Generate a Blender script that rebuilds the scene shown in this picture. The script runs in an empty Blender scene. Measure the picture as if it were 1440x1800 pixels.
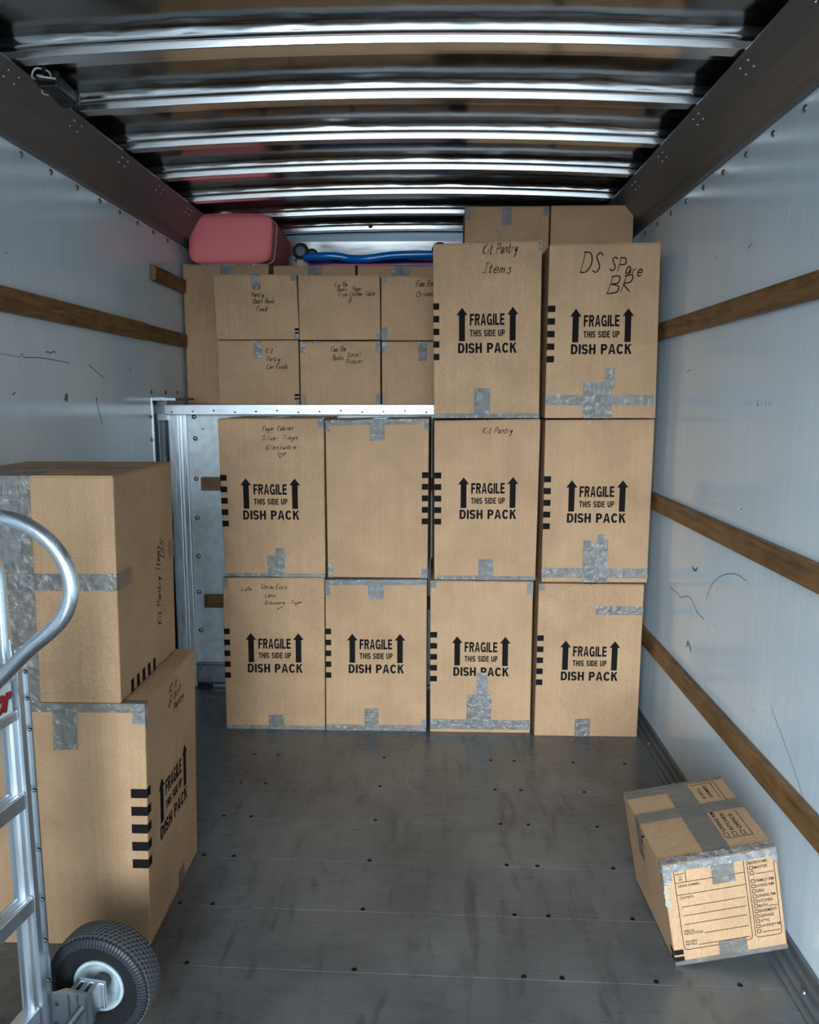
import bpy, bmesh, math, random
from mathutils import Vector, Matrix, noise

SC = bpy.context.scene
COL = SC.collection

# ------------------------------------------------------------------ camera, sky, sun, exposure
cam_data = bpy.data.cameras.new('camera')
cam = bpy.data.objects.new('camera', cam_data)
COL.objects.link(cam)
cam_data.sensor_fit = 'HORIZONTAL'
cam_data.sensor_width = 36.0
cam_data.lens = 36.0 * 1368.8 / 1440.0
cam_data.clip_start = 0.02
cam.location = (0, 0, 1.508)
cam.rotation_euler = (math.radians(90 - 8.304), math.radians(0.0), math.radians(1.824))
SC.camera = cam

world = bpy.data.worlds.new('sky')
SC.world = world
world.use_nodes = True
wn = world.node_tree
bg = wn.nodes['Background']
bg.inputs['Color'].default_value = (0.72, 0.87, 1.0, 1)
# overcast sky, brighter on the side of the hidden sun (behind and left of the truck's open end)
_tc = wn.nodes.new('ShaderNodeTexCoord')
_dp = wn.nodes.new('ShaderNodeVectorMath'); _dp.operation = 'DOT_PRODUCT'
_dp.inputs[1].default_value = Vector((-.34, -.92, .14)).normalized()
_mr = wn.nodes.new('ShaderNodeMapRange'); _mr.interpolation_type = 'SMOOTHSTEP'
_mr.inputs['From Min'].default_value = .70; _mr.inputs['From Max'].default_value = 1.0
_mr.inputs['To Min'].default_value = .35; _mr.inputs['To Max'].default_value = 44.0
wn.links.new(_tc.outputs['Generated'], _dp.inputs[0])
wn.links.new(_dp.outputs['Value'], _mr.inputs['Value'])
wn.links.new(_mr.outputs['Result'], bg.inputs['Strength'])

sun_data = bpy.data.lights.new('sun', 'SUN')
sun_data.energy = 3.0
sun_data.angle = math.radians(1.0)
sun_data.color = (1.0, 0.95, 0.88)
sun = bpy.data.objects.new('sun', sun_data)
COL.objects.link(sun)
sun.rotation_euler = (math.radians(-42), math.radians(12), 0)      # high, from beyond the cab end: it never enters the open door

SC.view_settings.view_transform = 'Standard'
SC.view_settings.look = 'None'
SC.view_settings.exposure = -0.52
SC.view_settings.gamma = 1.0
SC.view_settings.use_curve_mapping = False

DOOR_Y = -2.00           # open rear end of the cargo box
X_L, X_R = -1.33, 0.985  # inner wall faces
FRONT_Y = 4.95           # front wall of the overhead bay
BULK_Y = 3.92            # bulkhead under the bay
BAY_Z = 1.478            # floor of the overhead bay

pd = bpy.data.lights.new('door_portal', 'AREA')
pd.shape = 'RECTANGLE'
pd.size = X_R - X_L
pd.size_y = 2.5
pd.cycles.is_portal = True
po = bpy.data.objects.new('door_portal', pd)
COL.objects.link(po)
po.location = ((X_L + X_R) / 2, DOOR_Y, 1.25)
po.rotation_euler = (math.radians(90), 0, 0)

# ------------------------------------------------------------------ materials
def new_mat(name):
    m = bpy.data.materials.new(name)
    m.use_nodes = True
    nt = m.node_tree
    return m, nt, nt.nodes['Principled BSDF']

def nd(nt, typ, **kw):
    n = nt.nodes.new(typ)
    for k, v in kw.items():
        if k.startswith('_'):
            setattr(n, k[1:], v)
        else:
            n.inputs[k.replace('__', ' ')].default_value = v
    return n

def coords(nt, scale=(1, 1, 1), rot=(0, 0, 0), kind='Object'):
    tc = nt.nodes.new('ShaderNodeTexCoord')
    mp = nt.nodes.new('ShaderNodeMapping')
    mp.inputs['Scale'].default_value = scale
    mp.inputs['Rotation'].default_value = rot
    nt.links.new(tc.outputs[kind], mp.inputs['Vector'])
    return mp.outputs['Vector']

def noise_tex(nt, vec, scale, detail=4, rough=.55, dist=0):
    n = nd(nt, 'ShaderNodeTexNoise', Scale=scale, Detail=detail, Roughness=rough, Distortion=dist)
    nt.links.new(vec, n.inputs['Vector'])
    return n.outputs['Fac']

def ramp(nt, fac, stops):
    r = nt.nodes.new('ShaderNodeValToRGB')
    el = r.color_ramp.elements
    while len(el) < len(stops):
        el.new(0.5)
    for e, (p, c) in zip(el, stops):
        e.position = p
        e.color = (*c, 1) if len(c) == 3 else c
    nt.links.new(fac, r.inputs['Fac'])
    return r.outputs['Color']

def mixc(nt, fac, a, b, blend='MIX'):
    m = nt.nodes.new('ShaderNodeMix')
    m.data_type = 'RGBA'
    m.blend_type = blend
    for s, v in ((m.inputs[0], fac), (m.inputs[6], a), (m.inputs[7], b)):
        if isinstance(v, (int, float)):
            s.default_value = v
        elif isinstance(v, tuple):
            s.default_value = (*v, 1)
        else:
            nt.links.new(v, s)
    return m.outputs[2]

def bump(nt, bsdf, h, strength, dist=0.01):
    b = nd(nt, 'ShaderNodeBump', Strength=strength, Distance=dist)
    nt.links.new(h, b.inputs['Height'])
    nt.links.new(b.outputs['Normal'], bsdf.inputs['Normal'])
    return b

def simple(name, col, rough=.5, metal=0., spec=.5, bump_scale=None, bump_str=.1):
    m, nt, b = new_mat(name)
    b.inputs['Base Color'].default_value = (*col, 1)
    b.inputs['Roughness'].default_value = rough
    b.inputs['Metallic'].default_value = metal
    b.inputs['Specular IOR Level'].default_value = spec
    v = coords(nt)
    n = noise_tex(nt, v, bump_scale or 60, 4)
    c = ramp(nt, n, [(.3, tuple(x * .88 for x in col)), (.7, tuple(min(1, x * 1.1) for x in col))])
    nt.links.new(c, b.inputs['Base Color'])
    if bump_scale:
        bump(nt, b, n, bump_str, .003)
    return m

def mat_cardboard(name, col):
    m, nt, b = new_mat(name)
    v = coords(nt)
    info = nt.nodes.new('ShaderNodeObjectInfo')
    add = nt.nodes.new('ShaderNodeVectorMath'); add.operation = 'ADD'
    nt.links.new(v, add.inputs[0])
    mul = nt.nodes.new('ShaderNodeVectorMath'); mul.operation = 'SCALE'
    mul.inputs[0].default_value = (7, 3, 5)
    nt.links.new(info.outputs['Random'], mul.inputs['Scale'])
    nt.links.new(mul.outputs[0], add.inputs[1])
    vv = add.outputs[0]
    fib = noise_tex(nt, vv, 260, 5, .7)
    blot = noise_tex(nt, vv, 5, 5, .6, .4)
    mp = nt.nodes.new('ShaderNodeMapping'); mp.inputs['Scale'].default_value = (120, 120, 1.5)
    nt.links.new(vv, mp.inputs['Vector'])
    flute = noise_tex(nt, mp.outputs['Vector'], 1.0, 3)
    c1 = ramp(nt, fib, [(.34, tuple(x * .76 for x in col)), (.5, col), (.68, tuple(min(1, x * 1.18) for x in col))])
    c2 = ramp(nt, blot, [(.3, (.84, .82, .80)), (.7, (1.08, 1.08, 1.08))])
    c = mixc(nt, 1.0, c1, c2, 'MULTIPLY')
    c3 = ramp(nt, flute, [(.35, (.90, .89, .88)), (.65, (1.05, 1.05, 1.05))])
    c = mixc(nt, .45, c, c3, 'MULTIPLY')
    nt.links.new(c, b.inputs['Base Color'])
    b.inputs['Roughness'].default_value = .72
    b.inputs['Specular IOR Level'].default_value = .3
    mx = nt.nodes.new('ShaderNodeMath'); mx.operation = 'ADD'
    nt.links.new(blot, mx.inputs[0]); nt.links.new(flute, mx.inputs[1])
    bump(nt, b, mx.outputs[0], .10, .01)
    return m

CARD = mat_cardboard('kraft_cardboard', (0.44, 0.266, 0.146))
CARD_EDGE = simple('torn_cardboard', (0.36, 0.30, 0.23), .9, bump_scale=300, bump_str=.4)
INK = simple('black_print', (0.011, 0.0095, 0.009), .85, spec=.05)
PEN = simple('marker_ink', (0.013, 0.011, 0.010), .85, spec=.05)

def mat_tape(name, col, alpha, rough, bs):
    m, nt, b = new_mat(name)
    v = coords(nt)
    n1 = noise_tex(nt, v, 38, 5, .65, 1.2)
    n2 = noise_tex(nt, v, 7, 3)
    c = ramp(nt, n2, [(.3, tuple(x * .85 for x in col)), (.7, tuple(min(1, x * 1.12) for x in col))])
    nt.links.new(c, b.inputs['Base Color'])
    b.inputs['Roughness'].default_value = rough
    b.inputs['Specular IOR Level'].default_value = 1.0
    b.inputs['Alpha'].default_value = alpha
    bump(nt, b, n1, bs, .02)
    return m

TAPE = mat_tape('clear_packing_tape', (0.155, 0.146, 0.130), .74, .24, .35)
TAPE_W = mat_tape('crinkled_packing_tape', (0.32, 0.31, 0.295), .85, .07, 1.0)

def mat_wall(name):
    m, nt, b = new_mat(name)
    vs = coords(nt, (45, 45, .9))
    st = noise_tex(nt, vs, 1.5, 4)
    v = coords(nt)
    big = noise_tex(nt, v, 2.2, 5, .6)
    c = ramp(nt, big, [(.3, (.585, .665, .71)), (.7, (.66, .745, .79))])
    c2 = ramp(nt, st, [(.35, (.965, .965, .965)), (.65, (1.02, 1.02, 1.02))])
    c = mixc(nt, 1., c, c2, 'MULTIPLY')
    # scuffs: sparse dark flecks and rubbed patches
    vd = coords(nt, (10, 10, 6), (0.3, .4, .3))
    sp = noise_tex(nt, vd, 4.0, 4, .62, .6)
    spk = ramp(nt, sp, [(.715, (0, 0, 0)), (.735, (.8, .8, .8))])
    c = mixc(nt, spk, c, (.20, .20, .20))
    nt.links.new(c, b.inputs['Base Color'])
    r = ramp(nt, noise_tex(nt, v, 6, 5), [(.3, (.085, .085, .085)), (.7, (.14, .14, .14))])
    nt.links.new(r, b.inputs['Roughness'])
    b.inputs['Specular IOR Level'].default_value = .7
    mx = nt.nodes.new('ShaderNodeMath'); mx.operation = 'ADD'
    nt.links.new(st, mx.inputs[0]); nt.links.new(noise_tex(nt, v, 140, 2), mx.inputs[1])
    bump(nt, b, mx.outputs[0], .09, .003)
    return m
WALL = mat_wall('white_composite_panel')

def mat_metal(name, col, rough, bumps=(.05, 40), stretch=(1, 1, 1), metal=1.0, var=.85):
    m, nt, b = new_mat(name)
    v = coords(nt, stretch)
    n = noise_tex(nt, v, bumps[1], 5, .6)
    c = ramp(nt, n, [(.3, tuple(x * var for x in col)), (.7, tuple(min(1, x * 1.08) for x in col))])
    nt.links.new(c, b.inputs['Base Color'])
    b.inputs['Metallic'].default_value = metal
    r = ramp(nt, n, [(.3, (rough * .8,) * 3), (.7, (rough * 1.25,) * 3)])
    nt.links.new(r, b.inputs['Roughness'])
    bump(nt, b, n, bumps[0], .004)
    return m

SKIN = mat_metal('roof_skin_aluminium', (.29, .28, .275), .13, (.035, 6), (1, 2, 1))
BOW = mat_metal('bright_aluminium_bow', (.88, .89, .90), .20, (.008, 30), (.3, 3, 3), 1.0, .95)
LIP = mat_metal('skin_edge_reflection', (.84, .85, .86), .18, (.02, 14), (1, 2, 2), 1.0, .92)  # lighter copy of the roof skin: reflected door light put into its colour
COVE = mat_metal('dull_aluminium_rail', (.17, .175, .18), .40, (.04, 18), (4, .4, 4), .6)
ALU = mat_metal('hand_truck_aluminium', (.74, .78, .82), .34, (.004, 5), (2, 2, .5), 1.0, .95)
ALU_TUBE = mat_metal('polished_tube', (.82, .87, .91), .25, (.004, 9), (1, 1, 1), 1.0, .95)
BRIGHT = mat_metal('mill_aluminium', (.66, .70, .73), .36, (.05, 25), (4, 4, .5))
LEDGE = mat_metal('ledge_aluminium', (.46, .49, .51), .42, (.04, 25), (.6, 4, 4))
ZINC = mat_metal('zinc_fastener', (.34, .35, .36), .32, (.02, 60))
DARK_STEEL = mat_metal('dark_steel', (.10, .10, .105), .4, (.05, 40))
GALV = mat_metal('galvanised_plate', (.33, .36, .38), .42, (.05, 30))

def mat_floor():
    m, nt, b = new_mat('worn_metal_floor')
    v = coords(nt)
    big = noise_tex(nt, v, 2.4, 6, .62, .5)
    vs = coords(nt, (2.5, 9, 1), (0, 0, .03))
    br = noise_tex(nt, vs, 3.5, 6, .65)
    vs2 = coords(nt, (9, 1.6, 1), (0, 0, .3))
    sm = noise_tex(nt, vs2, 1.6, 5, .6, 1.5)
    c = ramp(nt, big, [(.28, (.10, .103, .103)), (.55, (.155, .159, .158)), (.78, (.205, .21, .21))])
    c = mixc(nt, 1., c, ramp(nt, br, [(.3, (.90, .90, .90)), (.7, (1.07, 1.07, 1.07))]), 'MULTIPLY')
    c = mixc(nt, 1., c, ramp(nt, sm, [(.30, (.60, .60, .60)), (.46, (1, 1, 1))]), 'MULTIPLY')
    vs3 = coords(nt, (5, 70, 1), (0, 0, .12))
    sc = ramp(nt, noise_tex(nt, vs3, 1.3, 3, .6, .3), [(.70, (0, 0, 0)), (.75, (.5, .5, .5))])
    c = mixc(nt, sc, c, (.36, .37, .38))
    nt.links.new(c, b.inputs['Base Color'])
    b.inputs['Metallic'].default_value = .35
    r = ramp(nt, br, [(.3, (.22, .22, .22)), (.7, (.38, .38, .38))])
    nt.links.new(r, b.inputs['Roughness'])
    bump(nt, b, br, .08, .003)
    return m
FLOOR = mat_floor()

def mat_wood(name, dark, light, stretch):
    m, nt, b = new_mat(name)
    v = coords(nt, stretch)
    g = noise_tex(nt, v, 3.0, 7, .65, 1.0)
    v2 = coords(nt)
    k = noise_tex(nt, v2, 9, 4)
    c = ramp(nt, g, [(.3, dark), (.55, light), (.75, tuple(x * 1.25 for x in light))])
    c = mixc(nt, 1., c, ramp(nt, k, [(.3, (.6, .58, .55)), (.6, (1, 1, 1))]), 'MULTIPLY')
    nt.links.new(c, b.inputs['Base Color'])
    b.inputs['Roughness'].default_value = .55
    bump(nt, b, g, .25, .003)
    return m
WOOD = mat_wood('varnished_slat_wood', (.085, .036, .011), (.235, .115, .038), (18, 1.2, 18))
WOOD_X = mat_wood('varnished_slat_wood_cross', (.085, .045, .018), (.22, .125, .052), (1.2, 18, 18))
PALE_WOOD = mat_wood('pale_board', (.42, .30, .19), (.60, .46, .31), (1.2, 18, 18))

RUBBER = simple('black_rubber', (.011, .012, .013), .7, spec=.3, bump_scale=90, bump_str=.15)
RUBBER_WALL = simple('tyre_sidewall', (.030, .036, .044), .5, bump_scale=70, bump_str=.1)
TREAD = simple('worn_tread', (.085, .085, .085), .85, spec=.3, bump_scale=120, bump_str=.2)
HUB = simple('pale_blue_rim', (.46, .54, .56), .35, bump_scale=40, bump_str=.03)
BLACK_PLASTIC = simple('black_plastic', (.02, .021, .022), .4)
CASTER = simple('dark_green_caster', (.006, .016, .018), .6, spec=.25)
CASTER_HUB = simple('caster_hub_grey', (.07, .10, .105), .4)
BLUE = simple('glossy_blue_plastic', (.0, .13, .46), .18, spec=.6)
MAGENTA = simple('magenta_plastic', (.33, .012, .12), .3)
CORAL = simple('coral_canvas', (.95, .235, .25), .85, bump_scale=420, bump_str=.25)
CORAL_DK = simple('coral_piping', (.62, .13, .14), .7)
PIPE_W = simple('pale_piping', (.62, .42, .42), .6)
LABEL_W = simple('nameplate_white', (.78, .80, .80), .35)
RED = simple('red_letter', (.42, .01, .022), .4)
BAY_WHITE = simple('white_front_panel', (.80, .86, .89), .4, bump_scale=30, bump_str=.03)
SLATE = mat_metal('slate_rail', (.20, .24, .28), .38, (.03, 20), (.4, 4, 4))
WHITE_WIRE = simple('white_wire', (.7, .7, .68), .5)
BLACK_WIRE = simple('black_wire', (.015, .015, .015), .5)
CONCRETE = simple('concrete_yard', (.64, .64, .62), .85, bump_scale=8, bump_str=.2)
SCUFF = simple('dark_scuff', (.13, .13, .135), .7)
SCUFF_W = simple('white_scuff', (.80, .82, .82), .7)

# ------------------------------------------------------------------ object helpers
def tag(o, label=None, cat=None, group=None, kind=None):
    if label: o['label'] = label
    if cat: o['category'] = cat
    if group: o['group'] = group
    if kind: o['kind'] = kind
    return o

def empty(name, loc, rz=0.0):
    o = bpy.data.objects.new(name, None)
    COL.objects.link(o)
    o.location = loc
    o.rotation_euler = (0, 0, rz)
    o.empty_display_size = .05
    return o

def link_mesh(name, me, mat, parent=None, smooth=False):
    me.name = name
    if mat: me.materials.append(mat)
    o = bpy.data.objects.new(name, me)
    COL.objects.link(o)
    if parent: o.parent = parent
    if smooth:
        for p in me.polygons: p.use_smooth = True
    return o

def mk(name, verts, faces, mat, parent=None, smooth=False):
    me = bpy.data.meshes.new(name)
    me.from_pydata([tuple(v) for v in verts], [], faces)
    me.update()
    return link_mesh(name, me, mat, parent, smooth)

def mk_bm(name, bm, mat, parent=None, smooth=False):
    bmesh.ops.recalc_face_normals(bm, faces=bm.faces[:])
    me = bpy.data.meshes.new(name)
    bm.to_mesh(me)
    bm.free()
    return link_mesh(name, me, mat, parent, smooth)

def add_box(bm, x0, x1, y0, y1, z0, z1, bev=0.0, segs=2, M=None):
    tmp = bmesh.new()
    bmesh.ops.create_cube(tmp, size=1)
    for v in tmp.verts:
        v.co = Vector(((x0 + x1) / 2 + v.co.x * (x1 - x0), (y0 + y1) / 2 + v.co.y * (y1 - y0), (z0 + z1) / 2 + v.co.z * (z1 - z0)))
    if bev:
        bmesh.ops.bevel(tmp, geom=tmp.edges[:], offset=bev, segments=segs, affect='EDGES', profile=.5)
    merge(bm, tmp, M)

def merge(bm, tmp, M=None):
    mp = {}
    for v in tmp.verts:
        mp[v.index] = bm.verts.new(M @ v.co if M else v.co)
    tmp.verts.index_update()
    vs = list(tmp.verts)
    mp = {}
    start = len(bm.verts) - len(vs)
    bm.verts.ensure_lookup_table()
    for i, v in enumerate(vs):
        mp[v] = bm.verts[start + i]
    for f in tmp.faces:
        try: bm.faces.new([mp[v] for v in f.verts])
        except ValueError: pass
    tmp.free()

def box_obj(name, x0, x1, y0, y1, z0, z1, mat, parent=None, bev=0.0):
    bm = bmesh.new()
    add_box(bm, x0, x1, y0, y1, z0, z1, bev)
    return mk_bm(name, bm, mat, parent)

def sweep(bm, pts, r, segs=14, caps=True, closed=False):
    """round tube through pts (list of Vectors); r is a number or list"""
    pts = [Vector(p) for p in pts]
    n = len(pts)
    rings = []
    prev = None
    for i, p in enumerate(pts):
        a = pts[i - 1] if (i > 0 or closed) else p
        b = pts[(i + 1) % n] if (i < n - 1 or closed) else p
        t = (b - a).normalized()
        if prev is None:
            ref = Vector((0, 0, 1)) if abs(t.z) < .9 else Vector((1, 0, 0))
            u = t.cross(ref).normalized()
        else:
            u = (prev - t * prev.dot(t)).normalized()
        prev = u
        w = t.cross(u)
        rr = r[i] if isinstance(r, (list, tuple)) else r
        rings.append([bm.verts.new(p + (u * math.cos(2 * math.pi * k / segs) + w * math.sin(2 * math.pi * k / segs)) * rr) for k in range(segs)])
    for i in range(n if closed else n - 1):
        A, B = rings[i], rings[(i + 1) % n]
        for k in range(segs):
            bm.faces.new([A[k], A[(k + 1) % segs], B[(k + 1) % segs], B[k]])
    if caps and not closed:
        bm.faces.new(rings[0][::-1])
        bm.faces.new(rings[-1])

def spline(pts, per=8, closed=False):
    pts = [Vector(p) for p in pts]
    out = []
    n = len(pts)
    for i in range(n if closed else n - 1):
        p1, p2 = pts[i], pts[(i + 1) % n]
        p0 = pts[i - 1] if (i > 0 or closed) else p1
        p3 = pts[(i + 2) % n] if (i < n - 2 or closed) else p2
        for k in range(per):
            t = k / per
            out.append(.5 * ((2 * p1) + (p2 - p0) * t + (2 * p0 - 5 * p1 + 4 * p2 - p3) * t * t + (3 * p1 - p0 - 3 * p2 + p3) * t ** 3))
    if not closed: out.append(pts[-1])
    return out

def lathe(bm, prof, segs, axis='Y', origin=(0, 0, 0), fn=None, close=False):
    """prof: (radius, along); fn(i_profile, angle) -> radius factor offset"""
    o = Vector(origin)
    rings = []
    for i, (r, a) in enumerate(prof):
        ring = []
        for k in range(segs):
            th = 2 * math.pi * k / segs
            rr = r + (fn(i, k) if fn else 0)
            if axis == 'Y': c = Vector((rr * math.cos(th), a, rr * math.sin(th)))
            elif axis == 'X': c = Vector((a, rr * math.cos(th), rr * math.sin(th)))
            else: c = Vector((rr * math.cos(th), rr * math.sin(th), a))
            ring.append(bm.verts.new(o + c))
        rings.append(ring)
    m = len(rings)
    for i in range(m if close else m - 1):
        A, B = rings[i], rings[(i + 1) % m]
        for k in range(segs):
            bm.faces.new([A[k], A[(k + 1) % segs], B[(k + 1) % segs], B[k]])
    if not close:
        for ring in (rings[0], rings[-1]):
            if len(ring) > 2: bm.faces.new(ring)

# rivet heads: one mesh per size, copied
RIV = {}
def rivet(parent, loc, normal, r=.0105, mat=None, name='rivet'):
    mat = mat or ZINC
    key = (round(r, 4), mat.name)
    if key not in RIV:
        bm = bmesh.new()
        lathe(bm, [(r, 0), (r, .0012), (r * .82, .003), (r * .78, .0034), (r * .62, .0052), (r * .3, .0066), (r * .05, .007)], 16, 'Z')
        bmesh.ops.recalc_face_normals(bm, faces=bm.faces[:])
        me = bpy.data.meshes.new('rivet'); bm.to_mesh(me); bm.free()
        for p in me.polygons: p.use_smooth = True
        me.materials.append(mat)
        RIV[key] = me
    o = bpy.data.objects.new(name, RIV[key])
    COL.objects.link(o)
    o.parent = parent
    o.location = Vector(loc) - parent.location
    o.rotation_euler = Vector(normal).to_track_quat('Z', 'Y').to_euler()
    return o

def ribbon(pts, w):
    """flat ribbon of width w along 2D pts -> verts2d, faces"""
    V, F = [], []
    n = len(pts)
    for i, p in enumerate(pts):
        a = pts[max(0, i - 1)]; b = pts[min(n - 1, i + 1)]
        dx, dy = b[0] - a[0], b[1] - a[1]
        l = math.hypot(dx, dy) or 1
        nx, ny = -dy / l * w / 2, dx / l * w / 2
        k = .6 if i in (0, n - 1) else 1
        V += [(p[0] + nx * k, p[1] + ny * k), (p[0] - nx * k, p[1] - ny * k)]
        if i: F.append((2 * i - 2, 2 * i - 1, 2 * i + 1, 2 * i))
    return V, F

# ------------------------------------------------------------------ printed text and handwriting
TXT = {}
def text2d(s, bold=.0):
    key = (s, bold)
    if key not in TXT:
        cu = bpy.data.curves.new('t', 'FONT')
        cu.body = s
        cu.size = 1
        cu.offset = bold
        cu.resolution_u = 4
        cu.fill_mode = 'FRONT'
        ob = bpy.data.objects.new('t', cu)
        COL.objects.link(ob)
        dg = bpy.context.evaluated_depsgraph_get()
        me = bpy.data.meshes.new_from_object(ob.evaluated_get(dg))
        bpy.data.objects.remove(ob)
        V = [(v.co.x, v.co.y) for v in me.vertices]
        F = [tuple(p.vertices) for p in me.polygons]
        bpy.data.meshes.remove(me)
        x0 = min(v[0] for v in V); x1 = max(v[0] for v in V)
        y0 = min(v[1] for v in V); y1 = max(v[1] for v in V)
        TXT[key] = ([((x - x0) / (x1 - x0), (y - y0) / (y1 - y0)) for x, y in V], F)
    return TXT[key]

G = {  # single-stroke hand lettering: width, strokes (x, y) with cap height 1
'A': (.8, [[(0, 0), (.4, 1), (.75, 0)], [(.15, .4), (.65, .42)]]),
'B': (.7, [[(.1, 0), (.12, 1)], [(0, .95), (.5, .98), (.55, .62), (.15, .52), (.62, .42), (.62, .08), (.02, .0)]]),
'C': (.7, [[(.62, .85), (.4, 1), (.08, .6), (.15, .1), (.62, .1)]]),
'D': (.8, [[(.1, 0), (.14, 1)], [(0, .98), (.55, .92), (.75, .45), (.5, .05), (.05, .0)]]),
'E': (.6, [[(.55, 1), (.08, .97), (.05, .02), (.55, .02)], [(.07, .5), (.42, .52)]]),
'F': (.6, [[(.62, 1), (.1, .95), (.06, 0)], [(.08, .52), (.45, .55)]]),
'G': (.8, [[(.65, .85), (.4, 1), (.06, .55), (.2, .03), (.6, .15), (.62, .45), (.35, .42)]]),
'I': (.4, [[(.05, 1), (.4, 1)], [(.22, 1), (.18, 0)], [(0, 0), (.38, .0)]]),
'K': (.7, [[(.1, 1), (.08, 0)], [(.6, .95), (.12, .42), (.65, 0)]]),
'L': (.55, [[(.12, 1), (.06, .04), (.52, .06)]]),
'O': (.75, [[(.38, 1), (.06, .6), (.2, .03), (.6, .15), (.66, .7), (.36, 1)]]),
'P': (.65, [[(.1, 0), (.12, 1)], [(0, .94), (.5, 1), (.56, .6), (.12, .48)]]),
'R': (.7, [[(.1, 0), (.12, 1)], [(0, .94), (.5, 1), (.52, .6), (.14, .5), (.65, 0)]]),
'S': (.6, [[(.55, .88), (.3, 1), (.08, .78), (.3, .52), (.5, .25), (.28, 0), (.02, .12)]]),
'T': (.7, [[(0, .97), (.68, 1)], [(.36, 1), (.3, 0)]]),
'N': (.75, [[(.06, 0), (.1, 1), (.58, .02), (.64, 1)]]),
'a': (.5, [[(.42, .55), (.15, .55), (.08, .12), (.32, .08), (.42, .5), (.44, .05)]]),
'b': (.5, [[(.1, 1), (.08, .05), (.36, .05), (.4, .42), (.1, .42)]]),
'c': (.45, [[(.4, .5), (.15, .52), (.08, .1), (.4, .08)]]),
'd': (.5, [[(.4, .5), (.12, .5), (.08, .08), (.36, .1), (.42, 1), (.44, .02)]]),
'e': (.45, [[(.08, .28), (.4, .34), (.3, .58), (.08, .4), (.12, .05), (.42, .1)]]),
'f': (.4, [[(.42, .95), (.22, .9), (.16, -.15)], [(.02, .5), (.38, .54)]]),
'i': (.25, [[(.14, .55), (.1, .02)], [(.16, .78), (.18, .82)]]),
'k': (.5, [[(.1, 1), (.06, 0)], [(.4, .55), (.1, .25), (.42, 0)]]),
'l': (.25, [[(.14, 1), (.1, .02)]]),
'm': (.7, [[(.05, 0), (.08, .5), (.28, .52), (.3, .02)], [(.3, .45), (.52, .52), (.56, .02)]]),
'n': (.5, [[(.06, 0), (.08, .5)], [(.08, .42), (.36, .54), (.4, .02)]]),
'o': (.5, [[(.25, .55), (.06, .3), (.2, .02), (.42, .2), (.25, .55)]]),
'p': (.5, [[(.1, .5), (.05, -.4)], [(.1, .45), (.4, .52), (.38, .1), (.08, .1)]]),
'q': (.5, [[(.4, .5), (.1, .5), (.08, .1), (.36, .1)], [(.42, .52), (.38, -.4)]]),
'r': (.4, [[(.08, 0), (.1, .5)], [(.1, .38), (.36, .54)]]),
's': (.42, [[(.38, .52), (.12, .5), (.34, .22), (.2, 0), (.02, .08)]]),
't': (.4, [[(.2, .9), (.16, .05), (.36, .06)], [(.02, .56), (.38, .6)]]),
'u': (.5, [[(.08, .52), (.08, .08), (.34, .08), (.4, .5), (.42, 0)]]),
'v': (.45, [[(.05, .52), (.2, 0), (.42, .54)]]),
'w': (.65, [[(.04, .52), (.16, .02), (.3, .4), (.42, .02), (.6, .54)]]),
'y': (.5, [[(.06, .52), (.14, .12), (.38, .5)], [(.42, .55), (.2, -.35), (.02, -.3)]]),
'-': (.5, [[(.08, .3), (.42, .34)]]),
'&': (.6, [[(.5, .7), (.3, .95), (.15, .7), (.5, .1), (.2, 0), (.1, .3), (.55, .5)]]),
'~': (.8, [[(.4, .02), (.02, .6), (.12, .9), (.38, .62), (.62, .95), (.78, .7), (.4, .02), (.42, -.25)]]),
'^': (.7, [[(0, .55), (.2, .1), (.32, .2), (.7, 1)]]),
' ': (.42, []),
}
def hand2d(s, seed=0):
    rnd = random.Random(hash(s) % 9999 if False else sum(ord(c) * (i + 3) for i, c in enumerate(s)) + seed)
    x = 0
    out = []
    for ch in s:
        w, strokes = G[ch]
        sc = 1 + rnd.uniform(-.08, .08)
        dy = rnd.uniform(-.05, .05)
        for st in strokes:
            p = [Vector((a * sc + rnd.uniform(-.02, .02), b * sc + dy + rnd.uniform(-.02, .02), 0)) for a, b in st]
            p = spline(p, 4) if len(p) > 2 else p
            out.append([(x + q.x + .30 * q.y, q.y) for q in p])
        x += w * sc + .10
    return out, max(x - .1, .1)

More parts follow.
